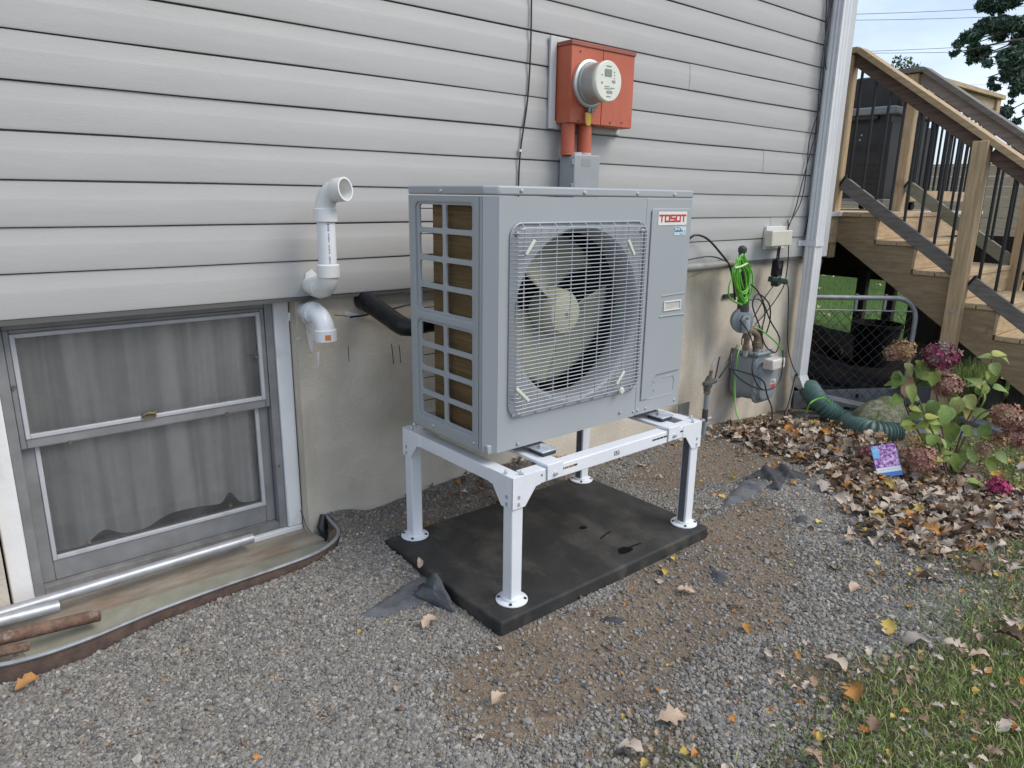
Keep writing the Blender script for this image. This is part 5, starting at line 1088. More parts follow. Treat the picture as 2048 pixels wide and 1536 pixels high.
add(1300, 'drift', .012, .036, lambda x, y: nb(x,y) and r.random() < float(sst(-.45,.1,pin(DRIFT,*S1(x,y)))[0])**2)
add(2000, 'lawn', .012, .036, lambda x, y: nb(x,y) and r.random() < (.25+.75*lpt(x,y)) and lpt(x,y) > .12 and dpt(x,y) < .5)
add(70, 'lawn', .045, .095, lambda x, y: nb(x,y) and lpt(x,y) > .15 and dpt(x,y) < .5)
add(450, 'gravel', .008, .024, lambda x, y: nb(x,y) and lpt(x,y) < .2 and dpt(x,y) < .2)
add(40, 'gravel', .030, .055, lambda x, y: nb(x,y) and lpt(x,y) < .2 and dpt(x,y) < .2 and x > 1.8)
add(110, 'wall', .02, .05, lambda x, y: y > 2.28 and 1.55 < x < 3.2)
fwdv = np.array(_f)
def appar(c): x, y, s, zz = c; d = fwdv @ np.array([x, y, -CAMZ]); px = 1024+FPX*((x*CR.x+y*CR.y-CAMZ*CR.z)/d); py = 768-FPX*((x*CU.x+y*CU.y-CAMZ*CU.z)/d); return (s/d if (-20 < px < 2068 and py < 1556 and d > .2) else -1)
ap = np.array([appar(c) for c in cand]); order = np.argsort(-ap)
CNAME = [('pale beige',[(.54,.45,.37),(.47,.39,.31)]),('tan',[(.36,.26,.18),(.31,.21,.14)]),('brown',[(.20,.13,.085),(.25,.165,.11)]),('dark brown',[(.11,.072,.05),(.14,.09,.06)]),('orange',[(.40,.18,.05),(.46,.23,.07)]),('yellow',[(.52,.38,.10),(.46,.33,.08)]),('greyish',[(.33,.28,.24),(.40,.35,.31)])]
CPROB = {'drift':[.34,.25,.12,.06,.07,.02,.14],'lawn':[.22,.24,.14,.05,.17,.10,.08],'gravel':[.12,.22,.22,.10,.26,.06,.02],'wall':[.15,.3,.3,.15,.08,0,.02]}
M_lc = [pm('dry_leaf_'+c[0].replace(' ','_'), tuple(t*.8 for t in c[1][0]), tuple(t*1.12 for t in c[1][1]), scale=45, rough=.75, spec=.25, bump=.25, bscale=90) for c in CNAME]
LMC = {}
SNAME = ['flat','cupped','flat','arched','tightly curled','lobed','folded','ragged','twisted']
MARKS = [('against the concrete wall under the gas meter',4.0,2.3),('between the gas meter and the dark fabric strip',3.7,1.95),('just left of the purple plant tag',3.4,1.45),('just below the purple plant tag',3.5,1.2),('under the brownish flower head',3.85,1.25),('beside the mossy rock',4.45,1.6),('near the crimson flower head',3.7,.95),('between the plant tag and the lawn',3.25,1.2),('beside the green drain hose',4.35,1.95),('by the purple plant tag',3.75,1.4),('around the foot of the hydrangea',4.1,1.2),('beside the dark twisted fabric strip',3.2,1.75),('in front of the gas valve',3.5,2.15),('at the lawn edge of the leaf drift',3.1,1.05),('at the right edge beside the grass',3.6,.85),('on the thin grass at the bottom right',2.0,.6),('on the gravel in the foreground',1.4,.9),('on the gravel left of the pad',.9,1.6),('on the dirt in front of the pad',1.8,1.3),('on the gravel right of the pad',2.6,1.5),('in the dirt behind the pad',1.9,2.35)]
def put_leaf(x, y, s, rot, zone=None, label=None, mesh=None, lift=.006, cols=None):
    grp = None
    if mesh is None:
        ci = int(r.choice(7, p=CPROB[zone])); si = int(r.integers(len(LM)))
        if (ci,si) not in LMC: q = LM[si].copy(); q.materials.clear(); q.materials.append(M_lc[ci]); LMC[(ci,si)] = q
        mesh = LMC[(ci,si)]; mk = min(MARKS, key=lambda t: (t[1]-x)**2+(t[2]-y)**2)[0]
        size = 'tiny' if s < .025 else 'small' if s < .05 else 'large' if s > .075 else 'medium'
        label = f"{size} {CNAME[ci][0]} {SNAME[si]} leaf {mk}"; grp = 'leaves '+mk
    o = bpy.data.objects.new('fallen_leaf', mesh); COL.objects.link(o)
    o.location = (x, y, float(gz(x, y))+lift); o.scale = (s, s, s); o.rotation_euler = rot
    return setp(o, label, 'leaf', grp)
lv, lf, lc_ = [], [], []
for rank, i in enumerate(order):
    x, y, s, zn = cand[i]; dpile = dpt(x, y) if zn == 'drift' else 0
    rot = (r.normal(0,.36 if zn == 'drift' else .25), r.normal(0,.36 if zn == 'drift' else .25), r.uniform(0,6.28)); lift = .004+dpile*r.uniform(0,.030)*(0 if x > 4.05 and y > 1.7 else 1)+(r.uniform(.008,.026) if zn == 'lawn' else 0)
    if rank < 262 and ap[i] > 0: put_leaf(x, y, s, rot, zn, lift=lift); continue
    vs, fs = SHAPES[int(r.integers(len(SHAPES)))]
    from mathutils import Euler
    M_ = Euler(rot).to_matrix()*s; b = len(lv); A = np.array(vs) @ np.array(M_).T + np.array([x, y, float(gz(x,y))+lift])
    lv += A.tolist(); lf += [tuple(b+k for k in q) for q in fs]; cc_ = CNAME[int(r.choice(7, p=CPROB[zn]))][1]; c = np.array(cc_[int(r.integers(2))])*r.uniform(.8,1.15); lc_ += [(*c,1)]*len(vs)
q = bpy.data.meshes.new('leaf_litter'); q.from_pydata(lv, [], lf); q.shade_smooth(); ca = q.color_attributes.new('col','FLOAT_COLOR','POINT'); ca.data.foreach_set('color', np.array(lc_, 'f').ravel()); q.materials.append(M_leafv)
o = bpy.data.objects.new('leaf_litter', q); COL.objects.link(o); setp(o, kind='stuff')
# single leaves one can point at
M_or = pm('leaf_orange', (.30,.14,.04), (.44,.22,.065), scale=40, rough=.7); M_tan = pm('leaf_tan', (.40,.28,.19), (.56,.42,.31), scale=40, rough=.75, bump=.2, bscale=90); M_yel = pm('leaf_yellow', (.55,.43,.10), (.62,.52,.18), scale=40, rough=.7); M_brn = pm('leaf_brown', (.14,.08,.05), (.24,.15,.10), scale=40, rough=.8)
M_pal = pm('leaf_pale', (.38,.31,.25), (.50,.43,.36), scale=40, rough=.75)
def one(px, py, s, ang, mat, label, sh=0, tilt=(.0,.0), lift=.010):
    p = PZ(px, py, 0.0); zz = float(gz(p.x, p.y)); p = PZ(px, py, zz); q = LM[sh].copy(); q.materials.clear(); q.materials.append(mat)
    put_leaf(p.x, p.y, s*.8, (tilt[0], tilt[1], ang), label=label, mesh=q, lift=lift)
one(115,1338,.085,.62,M_or,'large orange-brown leaf on the gravel near the window well rim',0); one(36,1345,.07,1.3,M_pal,'curled pale leaf standing against the window well at the left edge',4,(.3,-.7)); one(30,1385,.075,.3,M_or,'orange-brown curled leaf below the pale one at the left edge',7,(.4,0)); one(470,1196,.035,.5,M_pal,'small pale leaf just outside the window well rim',6); one(357,1305,.06,.9,M_yel,'thin straw-coloured leaf on gravel left of the grey fabric',3); one(290,1268,.035,.4,M_or,'small amber leaf close to the brown well wall',1)
one(845,1262,.085,.35,M_tan,'long tan leaf lying on gravel below the folded grey fabric',0); one(838,1150,.05,1.2,M_tan,'small curled tan leaf propped against the left side of the black pad',4,(.2,-1.0),.03); one(1390,1190,.075,2.2,M_tan,'broad tan oak leaf on dirt right of the pad front edge',2); one(1322,1172,.05,.9,M_pal,'narrow pale leaf on the dirt near the pad front right corner',3); one(1490,1220,.06,2.6,M_brn,'dark brown crumpled leaf on the dirt right of the tan oak leaf',5); one(1232,1160,.04,.8,M_brn,'brown curled leaf touching the front edge of the pad',4)
one(1700,1190,.075,-.1,M_tan,'tan pointed leaf lying flat on the grey gravel toward the lawn',1); one(1850,1155,.095,-1.0,M_pal,'long pale curled leaf on the boundary between gravel and grass',3); one(1635,1052,.05,.3,M_yel,'bright yellow leaf on gravel below the grey fabric scrap',2); one(1425,1020,.07,2.4,M_pal,'pale pointed leaf standing beside the right end of the black pad',6,(.3,.3),.02); one(1625,952,.05,1.9,M_or,'orange leaf between the grey fabric and the leaf drift',2)
one(2020,1150,.11,.2,M_pal,'large pale lobed leaf on the grass at the right edge',2); one(2030,1275,.10,.6,M_pal,'large greyish lobed leaf on the grass below the right edge middle',5); one(1310,1450,.11,-.6,M_tan,'big tan torn leaf on gravel in the bottom foreground',2); one(1235,1505,.085,-1.1,M_pal,'large pale curled leaf at the bottom centre edge',7); one(985,1420,.065,.15,M_tan,'rolled tan leaf on gravel in the lower middle',4); one(1100,1525,.075,.9,M_tan,'tan leaf half cut off at the bottom edge',6); one(1510,1430,.08,-1.0,M_pal,'narrow pale leaf on the thin grass at bottom right',3); one(1740,1472,.07,.2,M_brn,'brown curled leaf on the lower right grass',5); one(1990,1470,.09,-.5,M_pal,'pale lobed leaf on grass near the lower right corner',0); one(1935,1320,.075,-1.0,M_tan,'tan twisted leaf on the right-hand grass',7)
one(1103,995,.035,.3,M_or,'tiny orange leaf lying on the back of the black pad',1); 
one(1672,768,.06,1.5,M_tan,'tan dry leaf standing on the grey board under the stairs',4,(.5,-1.2),.25)
# twigs
M_tw = pm('twig', (.10,.07,.05), (.20,.15,.11), scale=30, rough=.9)
for px, pts, lb in [(0,[(1215,1415),(1250,1400),(1290,1405),(1330,1412)],'thin pale arched twig on gravel at the bottom'),(0,[(1240,1375),(1250,1400),(1268,1430),(1280,1455)],'dark bent twig crossing the pale arched twig'),(0,[(1070,1400),(1090,1425),(1115,1420),(1140,1408)],'thin curved straw stem on the lower gravel'),(0,[(1640,1062),(1680,1064),(1720,1060)],'short brown twig on gravel below the yellow leaf')]:
    P = []
    for a, b in pts: p = PZ(a, b, 0); P.append(PZ(a, b, float(gz(p.x,p.y))+.012))
    setp(MB().tube(bez(P,4), .0022, 5).build('twig', M_tw), lb, 'twig')

# ================================================================== LANDSCAPE FABRIC
M_fab = pm('grey_fabric', (.07,.074,.082), (.13,.135,.147), scale=14, rough=.9, bump=.5, bscale=160, dirt=(.21,.19,.16), dscale=9, dlo=.55, dhi=.8)
M_fabd = pm('dark_fabric', (.035,.037,.043), (.07,.073,.08), scale=14, rough=.85, bump=.4, bscale=160)
def fabric(poly, hfun, mat, label, name='landscape_fabric', res=44, seed=0):
    W_ = [PZ(px, py, 0.0) for px, py in poly]; P2 = [(p.x, p.y) for p in W_]; xs = [p[0] for p in P2]; ys = [p[1] for p in P2]
    X_ = np.linspace(min(xs), max(xs), res); Y_ = np.linspace(min(ys), max(ys), res); A, B = np.meshgrid(X_, Y_); A = A.ravel(); B = B.ravel()
    ins = pin(P2, A, B)+(fbm(A,B,14,seed)-.5)*.02; Zv = gz(A, B)+.001+hfun(A, B)*sst(-.005,.03,ins)
    idx = {}; vs = []; fs = []
    for i in range(len(A)):
        if ins[i] > -.004: idx[i] = len(vs); vs.append((A[i], B[i], Zv[i]))
    for j in range(res-1):
        for i in range(res-1):
            q = (j*res+i, j*res+i+1, (j+1)*res+i+1, (j+1)*res+i)
            if all(k in idx for k in q): fs.append(tuple(idx[k] for k in q))
    o = MB().add(vs, fs).build(name, mat, angle=80); s = o.modifiers.new('thick','SOLIDIFY'); s.thickness = .003; setp(o, label, 'fabric'); return o
fabric([(712,1238),(760,1205),(830,1165),(872,1145),(905,1190),(908,1222),(840,1215),(770,1238)], lambda x, y: .014*fbm(x,y,9,70)+.010*np.maximum(0,np.sin((x*1.0+y*.7)*34))+.006*fbm(x,y,40,71), M_fab, 'torn grey landscape fabric lying on the gravel at the left of the pad')
# folded flap leaning on the pad side
fl_ = [PZ(820,1192,.012), PZ(908,1222,.012), V(PX0-.006,PY0+.14,.03), V(PX0+.004,PY0+.27,.085), PZ(862,1160,.02)]
fl_ = [PZ(818,1190,.012), PZ(912,1226,.006), PD(896,1188,(PZ(905,1200,.04)-CAM).dot(_f)), PD(873,1143,(PZ(880,1178,.05)-CAM).dot(_f)), PZ(845,1170,.02)]
c_ = sum(fl_, Vector())/5+V(-.01,-.015,.018); n_ = 5
mb = MB(); rings = [[c_.lerp(p, t)+V(0,0,.006*math.sin(i*2.1+t*5)) for i, p in enumerate([fl_[k//4].lerp(fl_[(k//4+1) % 5], (k % 4)/4) for k in range(20)])] for t in (.33,.66,1)]
mb.add([c_]+[p for q in rings for p in q], [(0,1+i,1+(i+1) % 20) for i in range(20)]+[(1+k*20+i,1+(k+1)*20+i,1+(k+1)*20+(i+1) % 20,1+k*20+(i+1) % 20) for k in (0,1) for i in range(20)])
o = mb.build('landscape_fabric', M_fab, angle=80); s_ = o.modifiers.new('thick','SOLIDIFY'); s_.thickness = .003; setp(o, 'triangular folded flap of grey fabric leaning against the black pad', 'fabric')
fabric([(1430,1025),(1448,1000),(1480,962),(1512,958),(1545,968),(1530,985),(1500,1000),(1470,1010)], lambda x, y: .012*fbm(x,y,10,75)+.014*np.maximum(0,np.sin(x*48+y*30))+.007*fbm(x,y,45,72), M_fab, 'light grey crumpled fabric scrap on the dirt right of the pad', seed=3)
fabric([(1480,960),(1510,944),(1560,932),(1612,948),(1618,962),(1580,958),(1560,985),(1530,978),(1545,966),(1510,956)], lambda x, y: .026*fbm(x,y,10,76)+.022*np.maximum(0,np.sin(x*42-y*42))+.007*fbm(x,y,45,73), M_fabd, 'dark twisted strip of fabric at the edge of the leaf drift', seed=4)
fabric([(1578,1045),(1590,1035),(1615,1033),(1622,1045),(1600,1052)], lambda x, y: .02*fbm(x,y,14,77), M_fabd, 'small dark fabric scrap on gravel left of the yellow leaf', seed=5, res=14)
fabric([(1420,1148),(1432,1142),(1455,1146),(1456,1158),(1440,1168),(1425,1160)], lambda x, y: .03*fbm(x,y,14,78), M_fabd, 'dark curled fabric scrap on the dirt right of the pad front edge', seed=6, res=14)
fabric([(1200,1240),(1215,1231),(1248,1238),(1240,1248),(1215,1246)], lambda x, y: .02*fbm(x,y,14,79), M_fabd, 'small black fabric scrap on the dirt below the pad front edge', seed=7, res=14)

# ================================================================== GRASS
def blades(n, f, seed, h0, h1, name, cols, area=(.2,6.5,-.7,2.44), lean=.5):
    rr = np.random.default_rng(seed); x = rr.uniform(area[0], area[1], n); y = rr.uniform(area[2], area[3], n)
    k = rr.random(n) < f(x, y); x, y = x[k], y[k]; n = len(x); z = gz(x, y); h = rr.uniform(h0, h1, n); a = rr.uniform(0, 6.28, n); b = rr.uniform(0, 6.28, n); le = rr.uniform(.1, lean, n)*h; w = rr.uniform(.0007, .0015, n)*(1+h/.08)
    dx, dy = np.cos(a)*w, np.sin(a)*w; lx, ly = np.cos(b)*le, np.sin(b)*le
    P = np.stack([np.stack([x-dx,y-dy,z-.004],-1), np.stack([x+dx,y+dy,z-.004],-1), np.stack([x+lx*.35+dx*.8,y+ly*.35+dy*.8,z+h*.55],-1), np.stack([x+lx*.35-dx*.8,y+ly*.35-dy*.8,z+h*.55],-1), np.stack([x+lx,y+ly,z+h*.95],-1)], 1).reshape(-1,3)
    i = np.arange(n)*5; F = [q for t in zip(np.stack([i,i+1,i+2,i+3],-1).tolist(), np.stack([i+3,i+2,i+4],-1).tolist()) for q in t]
    q = bpy.data.meshes.new(name); q.from_pydata(P.tolist(), [], F); C = np.array(cols); ci = C[rr.integers(0, len(C), n)]*rr.uniform(.7,1.25,(n,1)); ci = np.concatenate([ci, np.ones((n,1))],1); ca = q.color_attributes.new('col','FLOAT_COLOR','POINT'); ca.data.foreach_set('color', np.repeat(ci,5,0).astype('f').ravel())
    q.materials.append(M_gra); o = bpy.data.objects.new(name, q); COL.objects.link(o); setp(o, kind='stuff'); return o
M_gra = pm('grass_blade', (1,1,1), rough=.6, vcol='col', spec=.25)
GCOL = [(.19,.28,.075),(.25,.33,.10),(.16,.25,.06),(.30,.34,.13),(.44,.39,.21),(.22,.32,.085),(.38,.36,.18)]
SCOL = [(.19,.25,.08),(.28,.29,.13),(.40,.34,.19),(.44,.36,.21),(.16,.22,.065)]
dense = lambda x, y: np.maximum(sst(-.06, .36, pin(LAWN, x, y)+(fbm(x,y,2.2,90)-.5)*.6), np.maximum(sst(0,.15,pin(LAWN2,x,y)), sst(4.2,4.7,x)*(y<2.0)))
blades(560000, lambda x, y: (dense(x,y)*.95+.04*lawn_d(x,y))*(1-.75*sst(0,.15,pin(DRIFT,x,y))), 3, .012, .034, 'grass', GCOL, lean=1.3)
blades(120000, lambda x, y: lawn_d(x,y)*.75*(1-.8*sst(0,.15,pin(DRIFT,x,y)))*sst(.35,.65,fbm(x,y,5,91)), 4, .010, .028, 'thin_grass', SCOL, lean=1.4)
blades(60000, lambda x, y: .9*sst(.66,.74,fbm(x,y,4.5,95))*(1-lawn_d(x,y))*(1-dirt_d(x,y))*(x > 1.9)*not_blocked(x,y), 5, .006, .022, 'weed_sprouts', [(.05,.085,.025),(.07,.11,.03),(.10,.12,.05)], lean=1.5)
blades(260000, lambda x, y: np.ones_like(x)*(.75+.25*fbm(x,y,1,96)), 6, .02, .05, 'far_lawn', [(.075,.145,.03),(.09,.165,.038),(.065,.12,.027),(.11,.165,.045)], area=(8.3,24,-3,18))
blades(60000, lambda x, y: sst(.1,.3,x-5.0)*(y < 2.3), 8, .03, .07, 'side_lawn', GCOL, area=(5.0,11,-1,2.4))
r = np.random.default_rng(5); mb = MB()
lv, lf = [], []
for i in range(420):
    x, y = r.uniform(8.5, 20), r.uniform(1, 14); s = r.uniform(.07,.15); vs, fs = SHAPES[i % 9]; M_ = np.array(Euler((0,0,r.uniform(0,6.28))).to_matrix())*s; b = len(lv); lv += (np.array(vs)@M_.T+np.array([x,y,float(gz(x,y))+.07])).tolist(); lf += [tuple(b+k for k in q) for q in fs]
o = MB().add(lv, lf).build('lawn_leaves', M_tan, angle=80); setp(o, kind='stuff')

# ================================================================== HYDRANGEA
hb = PZ(1905,965,-.06); HD = (hb-CAM).dot(_f)
hy = thing('hydrangea', 'leggy hydrangea bush with yellowing leaves and faded brown and pink flower heads', 'shrub', (hb.x, hb.y, float(gz(hb.x,hb.y))))
M_stem = pm('stem_brown', (.085,.045,.032), (.14,.085,.055), scale=30, rough=.7)
M_hl = pm('hydrangea_leaf', (.75,.78,.7), (1.2,1.15,1.1), scale=14, rough=.5, rand=[(.13,.22,.05),(.20,.29,.06),(.29,.35,.07),(.16,.25,.06),(.38,.37,.09),(.12,.20,.055),(.25,.32,.11),(.42,.36,.10)], bump=.25, bscale=60, spec=.4)
hv, hf = [], []
m_ = 10
for i in range(m_+1):
    u = i/m_; w = .40*math.sin(math.pi*min(1,u**.62))**.9*(1 if u < .98 else 0)+.004; bend = -.20*u*u
    for s in (-1,-.6,0,.6,1): hv.append((u, s*w, bend+abs(s)*w*.22-(.02 if s == 0 else 0)+.012*math.sin(u*22+s*3)))
for i in range(m_):
    for j in range(4): hf.append((i*5+j, i*5+j+1, (i+1)*5+j+1, (i+1)*5+j))
HLM = bpy.data.meshes.new('leaf'); HLM.from_pydata(hv, [], hf); HLM.shade_smooth(); HLM.materials.append(M_hl)
hv2 = [(x, y*.8, z-.55*x*x) for x, y, z in hv]; HLD = bpy.data.meshes.new('leaf'); HLD.from_pydata(hv2, [], hf); HLD.shade_smooth(); HLD.materials.append(M_hl)
rh = random.Random(4)
DM = _f
def hp_(px, py, dz=0): return PD(px, py, HD+dz)
stems = [[(1895,975,0),(1890,900,.0),(1880,830,.02),(1868,760,.0)], [(1885,975,-.02),(1845,880,.03),(1810,810,.05),(1800,740,.05)], [(1905,975,.05),(1915,890,.05),(1945,820,.05),(1975,765,.1),(1985,715,.1)], [(1900,975,0),(1905,930,.02),(1950,840,-.02),(1990,820,-.05),(2010,845,-.05)], [(1910,975,0),(1930,930,.0),(1985,880,.02),(2020,865,.02)], [(1890,975,-.05),(1850,960,-.08),(1835,925,-.08)], [(1905,975,.03),(1900,890,.08),(1905,800,.1),(1890,770,.1)], [(1900,980,-.03),(1880,900,-.05),(1850,830,-.05),(1838,800,-.04)], [(1912,975,-.06),(1950,960,-.12),(1985,975,-.15)]]
for sp in stems: MB().tube(bez([hp_(*p) for p in sp],5), [.0055]*5+[.0042]*(5*(len(sp)-1)-4), 6).build('stem', M_stem, hy)
def hleaf(px, py, size, ang, tilt=.9, dz=0, droop=False, roll=0):
    """leaf base at the pixel, pointing along the picture angle ang (deg, 0=right, 90=up), tilted towards the viewer"""
    a = math.radians(ang); d = CR*math.cos(a)+CU*math.sin(a); d = (d*math.cos(tilt*.5)-_f*math.sin(tilt*.5)).normalized(); n = (-_f*.75+V(0,0,.65)); n = (n-d*n.dot(d)).normalized(); s = n.cross(d)
    if roll: q = Matrix.Rotation(roll, 3, d); n = q@n; s = q@s
    o = bpy.data.objects.new('leaf', HLD if droop else HLM); COL.objects.link(o); o.parent = hy
    M4 = Matrix((d*size, s*size, n*size)).transposed().to_4x4(); M4.translation = hp_(px, py, dz)-ROOTLOC[hy.name]; o.matrix_local = M4; return o
K = 2.6/1430.4*1.0
for (px, py, L, ang, dr) in [(1795,700,40,260,0),(1812,725,62,285,0),(1830,722,62,320,0),(1850,730,60,190,0),(1830,735,100,340,0),(1800,745,75,250,0),(1845,730,55,20,0),(1868,745,60,250,0),(1800,790,60,230,0),(1815,770,70,300,0),(1805,760,45,120,0),(1870,735,42,200,0),(1985,715,45,160,1),(1985,712,60,20,1),(1990,708,62,345,1),(1985,725,55,290,0),(1965,770,55,140,1),(1985,775,55,10,1),(1955,790,60,60,1),(1975,760,40,110,0),(1870,800,75,250,0),(1895,810,85,255,0),(1920,795,85,250,0),(1930,790,70,310,0),(1890,790,60,30,0),(1860,815,80,200,0),(1825,855,60,170,0),(1850,845,70,330,0),(1900,845,80,280,0),(1945,830,60,20,0),(1960,850,70,300,0),(1985,830,55,40,0),(1920,855,70,320,0),(1870,870,60,210,0),(1950,895,70,330,0),(1935,900,60,300,0),(1905,905,60,260,0),(1880,915,55,200,0),(1975,915,60,280,0),(1990,905,60,320,0),(1900,945,60,240,0),(1915,955,60,310,0),(1930,950,55,340,0),(1870,895,50,150,0),(1850,880,55,260,0),(1945,945,60,270,0),(2010,880,50,330,0),(1885,850,60,60,0),(1840,800,60,160,0),(1925,920,50,200,0),(1960,870,50,350,0)]:
    hleaf(px, py, L*.52*HD/FPX, ang+rh.uniform(-12,12), rh.uniform(.2,1.0), rh.uniform(-.07,.07), dr or rh.random() < .2, rh.uniform(-.5,.5))
for k in range(52):
    sp = stems[k % len(stems)]; t = rh.uniform(.25,.95); j = t*(len(sp)-1); i0 = int(j); q0, q1 = sp[i0], sp[i0+1]; px = q0[0]+(q1[0]-q0[0])*(j-i0)+rh.uniform(-6,6); py = q0[1]+(q1[1]-q0[1])*(j-i0)
    hleaf(px, py, rh.uniform(17,34)*HD/FPX, rh.choice((20,160,200,340,300,240))+rh.uniform(-25,25), rh.uniform(.1,1.1), q0[2]+rh.uniform(-.06,.06), rh.random() < .35, rh.uniform(-.7,.7))
M_yl = pm('leaf_bronze', (.28,.15,.075), (.36,.21,.11), scale=20, rough=.6)
o = hleaf(1812,795,48*HD/FPX,75,.3); q = HLD.copy(); q.materials.clear(); q.materials.append(M_yl); o.data = q; o['label'] = 'bronze dried leaf'
def flower(px, py, rad, cols, dz=0, n=150, label=None):
    c = hp_(px, py, dz-.07); R_ = rad*HD/FPX; vs = []; fs = []; cc = []
    q = random.Random(px)
    for i in range(n):
        zc_ = 1-2*(i+.5)/n; ph = i*2.39996; rr = math.sqrt(max(0,1-zc_*zc_)); d = V(rr*math.cos(ph), rr*math.sin(ph), zc_*.8+.05); d += V(*(q.uniform(-.18,.18) for _ in range(3)))
        p = c+d*R_*q.uniform(.75,1.05); d.normalize(); u = d.orthogonal().normalized(); w = d.cross(u); a0 = q.uniform(0,6.28); ps = R_*.20*q.uniform(.8,1.3); col = q.choice(cols); f_ = q.uniform(.7,1.2)
        for k in range(4):
            a = a0+k*math.pi/2; e = u*math.cos(a)+w*math.sin(a); g = u*-math.sin(a)+w*math.cos(a); b = len(vs); cup = q.uniform(.1,.7)
            vs += [tuple(p), tuple(p+e*ps*.6+g*ps*.42+d*ps*cup*.4), tuple(p+e*ps*1.1+d*ps*cup), tuple(p+e*ps*.6-g*ps*.42+d*ps*cup*.4)]; fs += [(b,b+1,b+2,b+3)]; cc += [(*[t*f_ for t in col],1)]*4
    me = bpy.data.meshes.new('flower_head'); off = ROOTLOC[hy.name]; me.from_pydata([tuple(Vector(v)-off) for v in vs], [], fs); ca = me.color_attributes.new('col','FLOAT_COLOR','POINT'); ca.data.foreach_set('color', np.array(cc,'f').ravel()); me.materials.append(M_pet)
    o = bpy.data.objects.new('flower_head', me); COL.objects.link(o); o.parent = hy
    if label: o['label'] = label
    return o
M_pet = pm('petal', (1,1,1), rough=.65, vcol='col', spec=.2)
TAN = [(.36,.22,.11),(.42,.28,.15),(.30,.17,.09),(.38,.24,.17)]; MAU = [(.30,.16,.14),(.38,.23,.19),(.25,.13,.11),(.36,.24,.16)]; MAG = [(.22,.035,.08),(.29,.06,.12),(.16,.035,.07),(.28,.14,.14),(.22,.15,.14)]; PNK = [(.38,.21,.15),(.31,.16,.11),(.44,.28,.20),(.24,.12,.08),(.36,.17,.16)]; RED = [(.36,.02,.10),(.46,.05,.17),(.30,.02,.09),(.40,.08,.16)]
flower(1808,701,23,TAN,.05,130,'faded tan flower head'); flower(1785,708,17,MAU,.06,90); flower(1882,713,31,MAG,.0,190,'dark magenta flower head'); flower(1895,772,27,PNK,.1,150); flower(2015,835,28,PNK,-.04,170); flower(1998,880,18,TAN,.02,90); flower(2030,875,24,PNK,.02,130); flower(1840,918,29,PNK,-.08,170,'brownish flower head by the plant tag'); flower(1968,898,16,MAU,.0,80); flower(1998,976,21,RED,-.15,140,'small crimson flower head near the ground'); flower(2060,850,22,PNK,.0,110); flower(1825,880,14,TAN,-.03,60); flower(1735,903,15,MAG,.05,60)
# plant tag
tgp = PD(1773,921,HD-.14); tx = thing('plant_tag', 'purple and white plant label stuck in the leaves in front of the hydrangea', 'plant tag', tuple(tgp))
u = (CR*.985+CU*.16-_f*.12).normalized(); w_ = (CU*.97-CR*.16+_f*.25); w_ = (w_-u*w_.dot(u)).normalized(); nn = u.cross(w_); TW = 48*(HD-.14)/FPX; TH = 64*(HD-.14)/FPX
def tquad(a, b, c, d, lift, name, mat): return MB().prism([tgp+u*(TW*(x))+w_*(TH*y)+nn*lift for x, y in ((a,c),(b,c),(b,d),(a,d))], -nn*.0012).build(name, mat, tx)
M_ph = pm('tag_purple', (.16,.03,.22), (.62,.42,.66), scale=70, rough=.35, lo=.42, hi=.60, detail=3)
tquad(-.5,.5,-.5,.5,.0,'tag_card',pm('tag_blue',(.05,.16,.45),(.07,.20,.52),scale=10,rough=.35)); tquad(-.48,.48,-.20,.49,.0014,'photo_print',M_ph); tquad(-.49,.49,-.36,-.205,.0014,'white_band',pm('tag_whitep',(.62,.66,.72),rough=.35)); tquad(-.49,-.22,.10,.47,.0028,'blue_corner',pm('tag_blue2',(.10,.30,.60),(.25,.50,.72),scale=30,rough=.35))
mb = MB()
for k in range(7): 
    p = tgp+u*(TW*(-.3+.09*k))+w_*(TH*(-.28))+nn*.0018; mb.beam(p-w_*.002, p+w_*(.002+.002*(k % 2)), .0016, .0004, nn)
mb.build('tag_text', pm('tag_ink',(.1,.12,.25),rough=.5), tx)['kind'] = 'stuff'
p0 = tgp-w_*TH*.5; MB().beam(tgp-w_*TH*.45-nn*.002, V(p0.x,p0.y,float(gz(p0.x,p0.y))-.05), .012, .0015, tuple(nn)).build('tag_stake', pm('stake_white',(.6,.6,.6),rough=.4), tx)

# ================================================================== TREE, HEDGE, WIRES
def foliage(mb_v, mb_f, mb_c, centres, per, size, cols, seed, flat=.7):
    rr = np.random.default_rng(seed)
    for (cx, cy, cz, R_) in centres:
        n = int(per*R_*R_); d = rr.normal(0,1,(n,3)); d /= np.linalg.norm(d,axis=1)[:,None]; rad = R_*rr.uniform(.25,1.0,n)**.6; p = np.array([cx,cy,cz])+d*rad[:,None]*np.array([1,1,flat])
        u = rr.normal(0,1,(n,3)); u /= np.linalg.norm(u,axis=1)[:,None]; w = np.cross(u, rr.normal(0,1,(n,3))); w /= np.linalg.norm(w,axis=1)[:,None]; s = size*rr.uniform(.6,1.4,n)[:,None]
        q = np.stack([p-u*s*.9, p+w*s*.35, p+u*s*.9, p-w*s*.35],1); b = len(mb_v); mb_v += q.reshape(-1,3).tolist(); i = b+np.arange(n)*4; mb_f += np.stack([i,i+1,i+2,i+3],-1).tolist()
        c = np.array(cols)[rr.integers(0,len(cols),n)]*rr.uniform(.65,1.2,(n,1)); mb_c += np.repeat(np.concatenate([c,np.ones((n,1))],1),4,0).tolist()
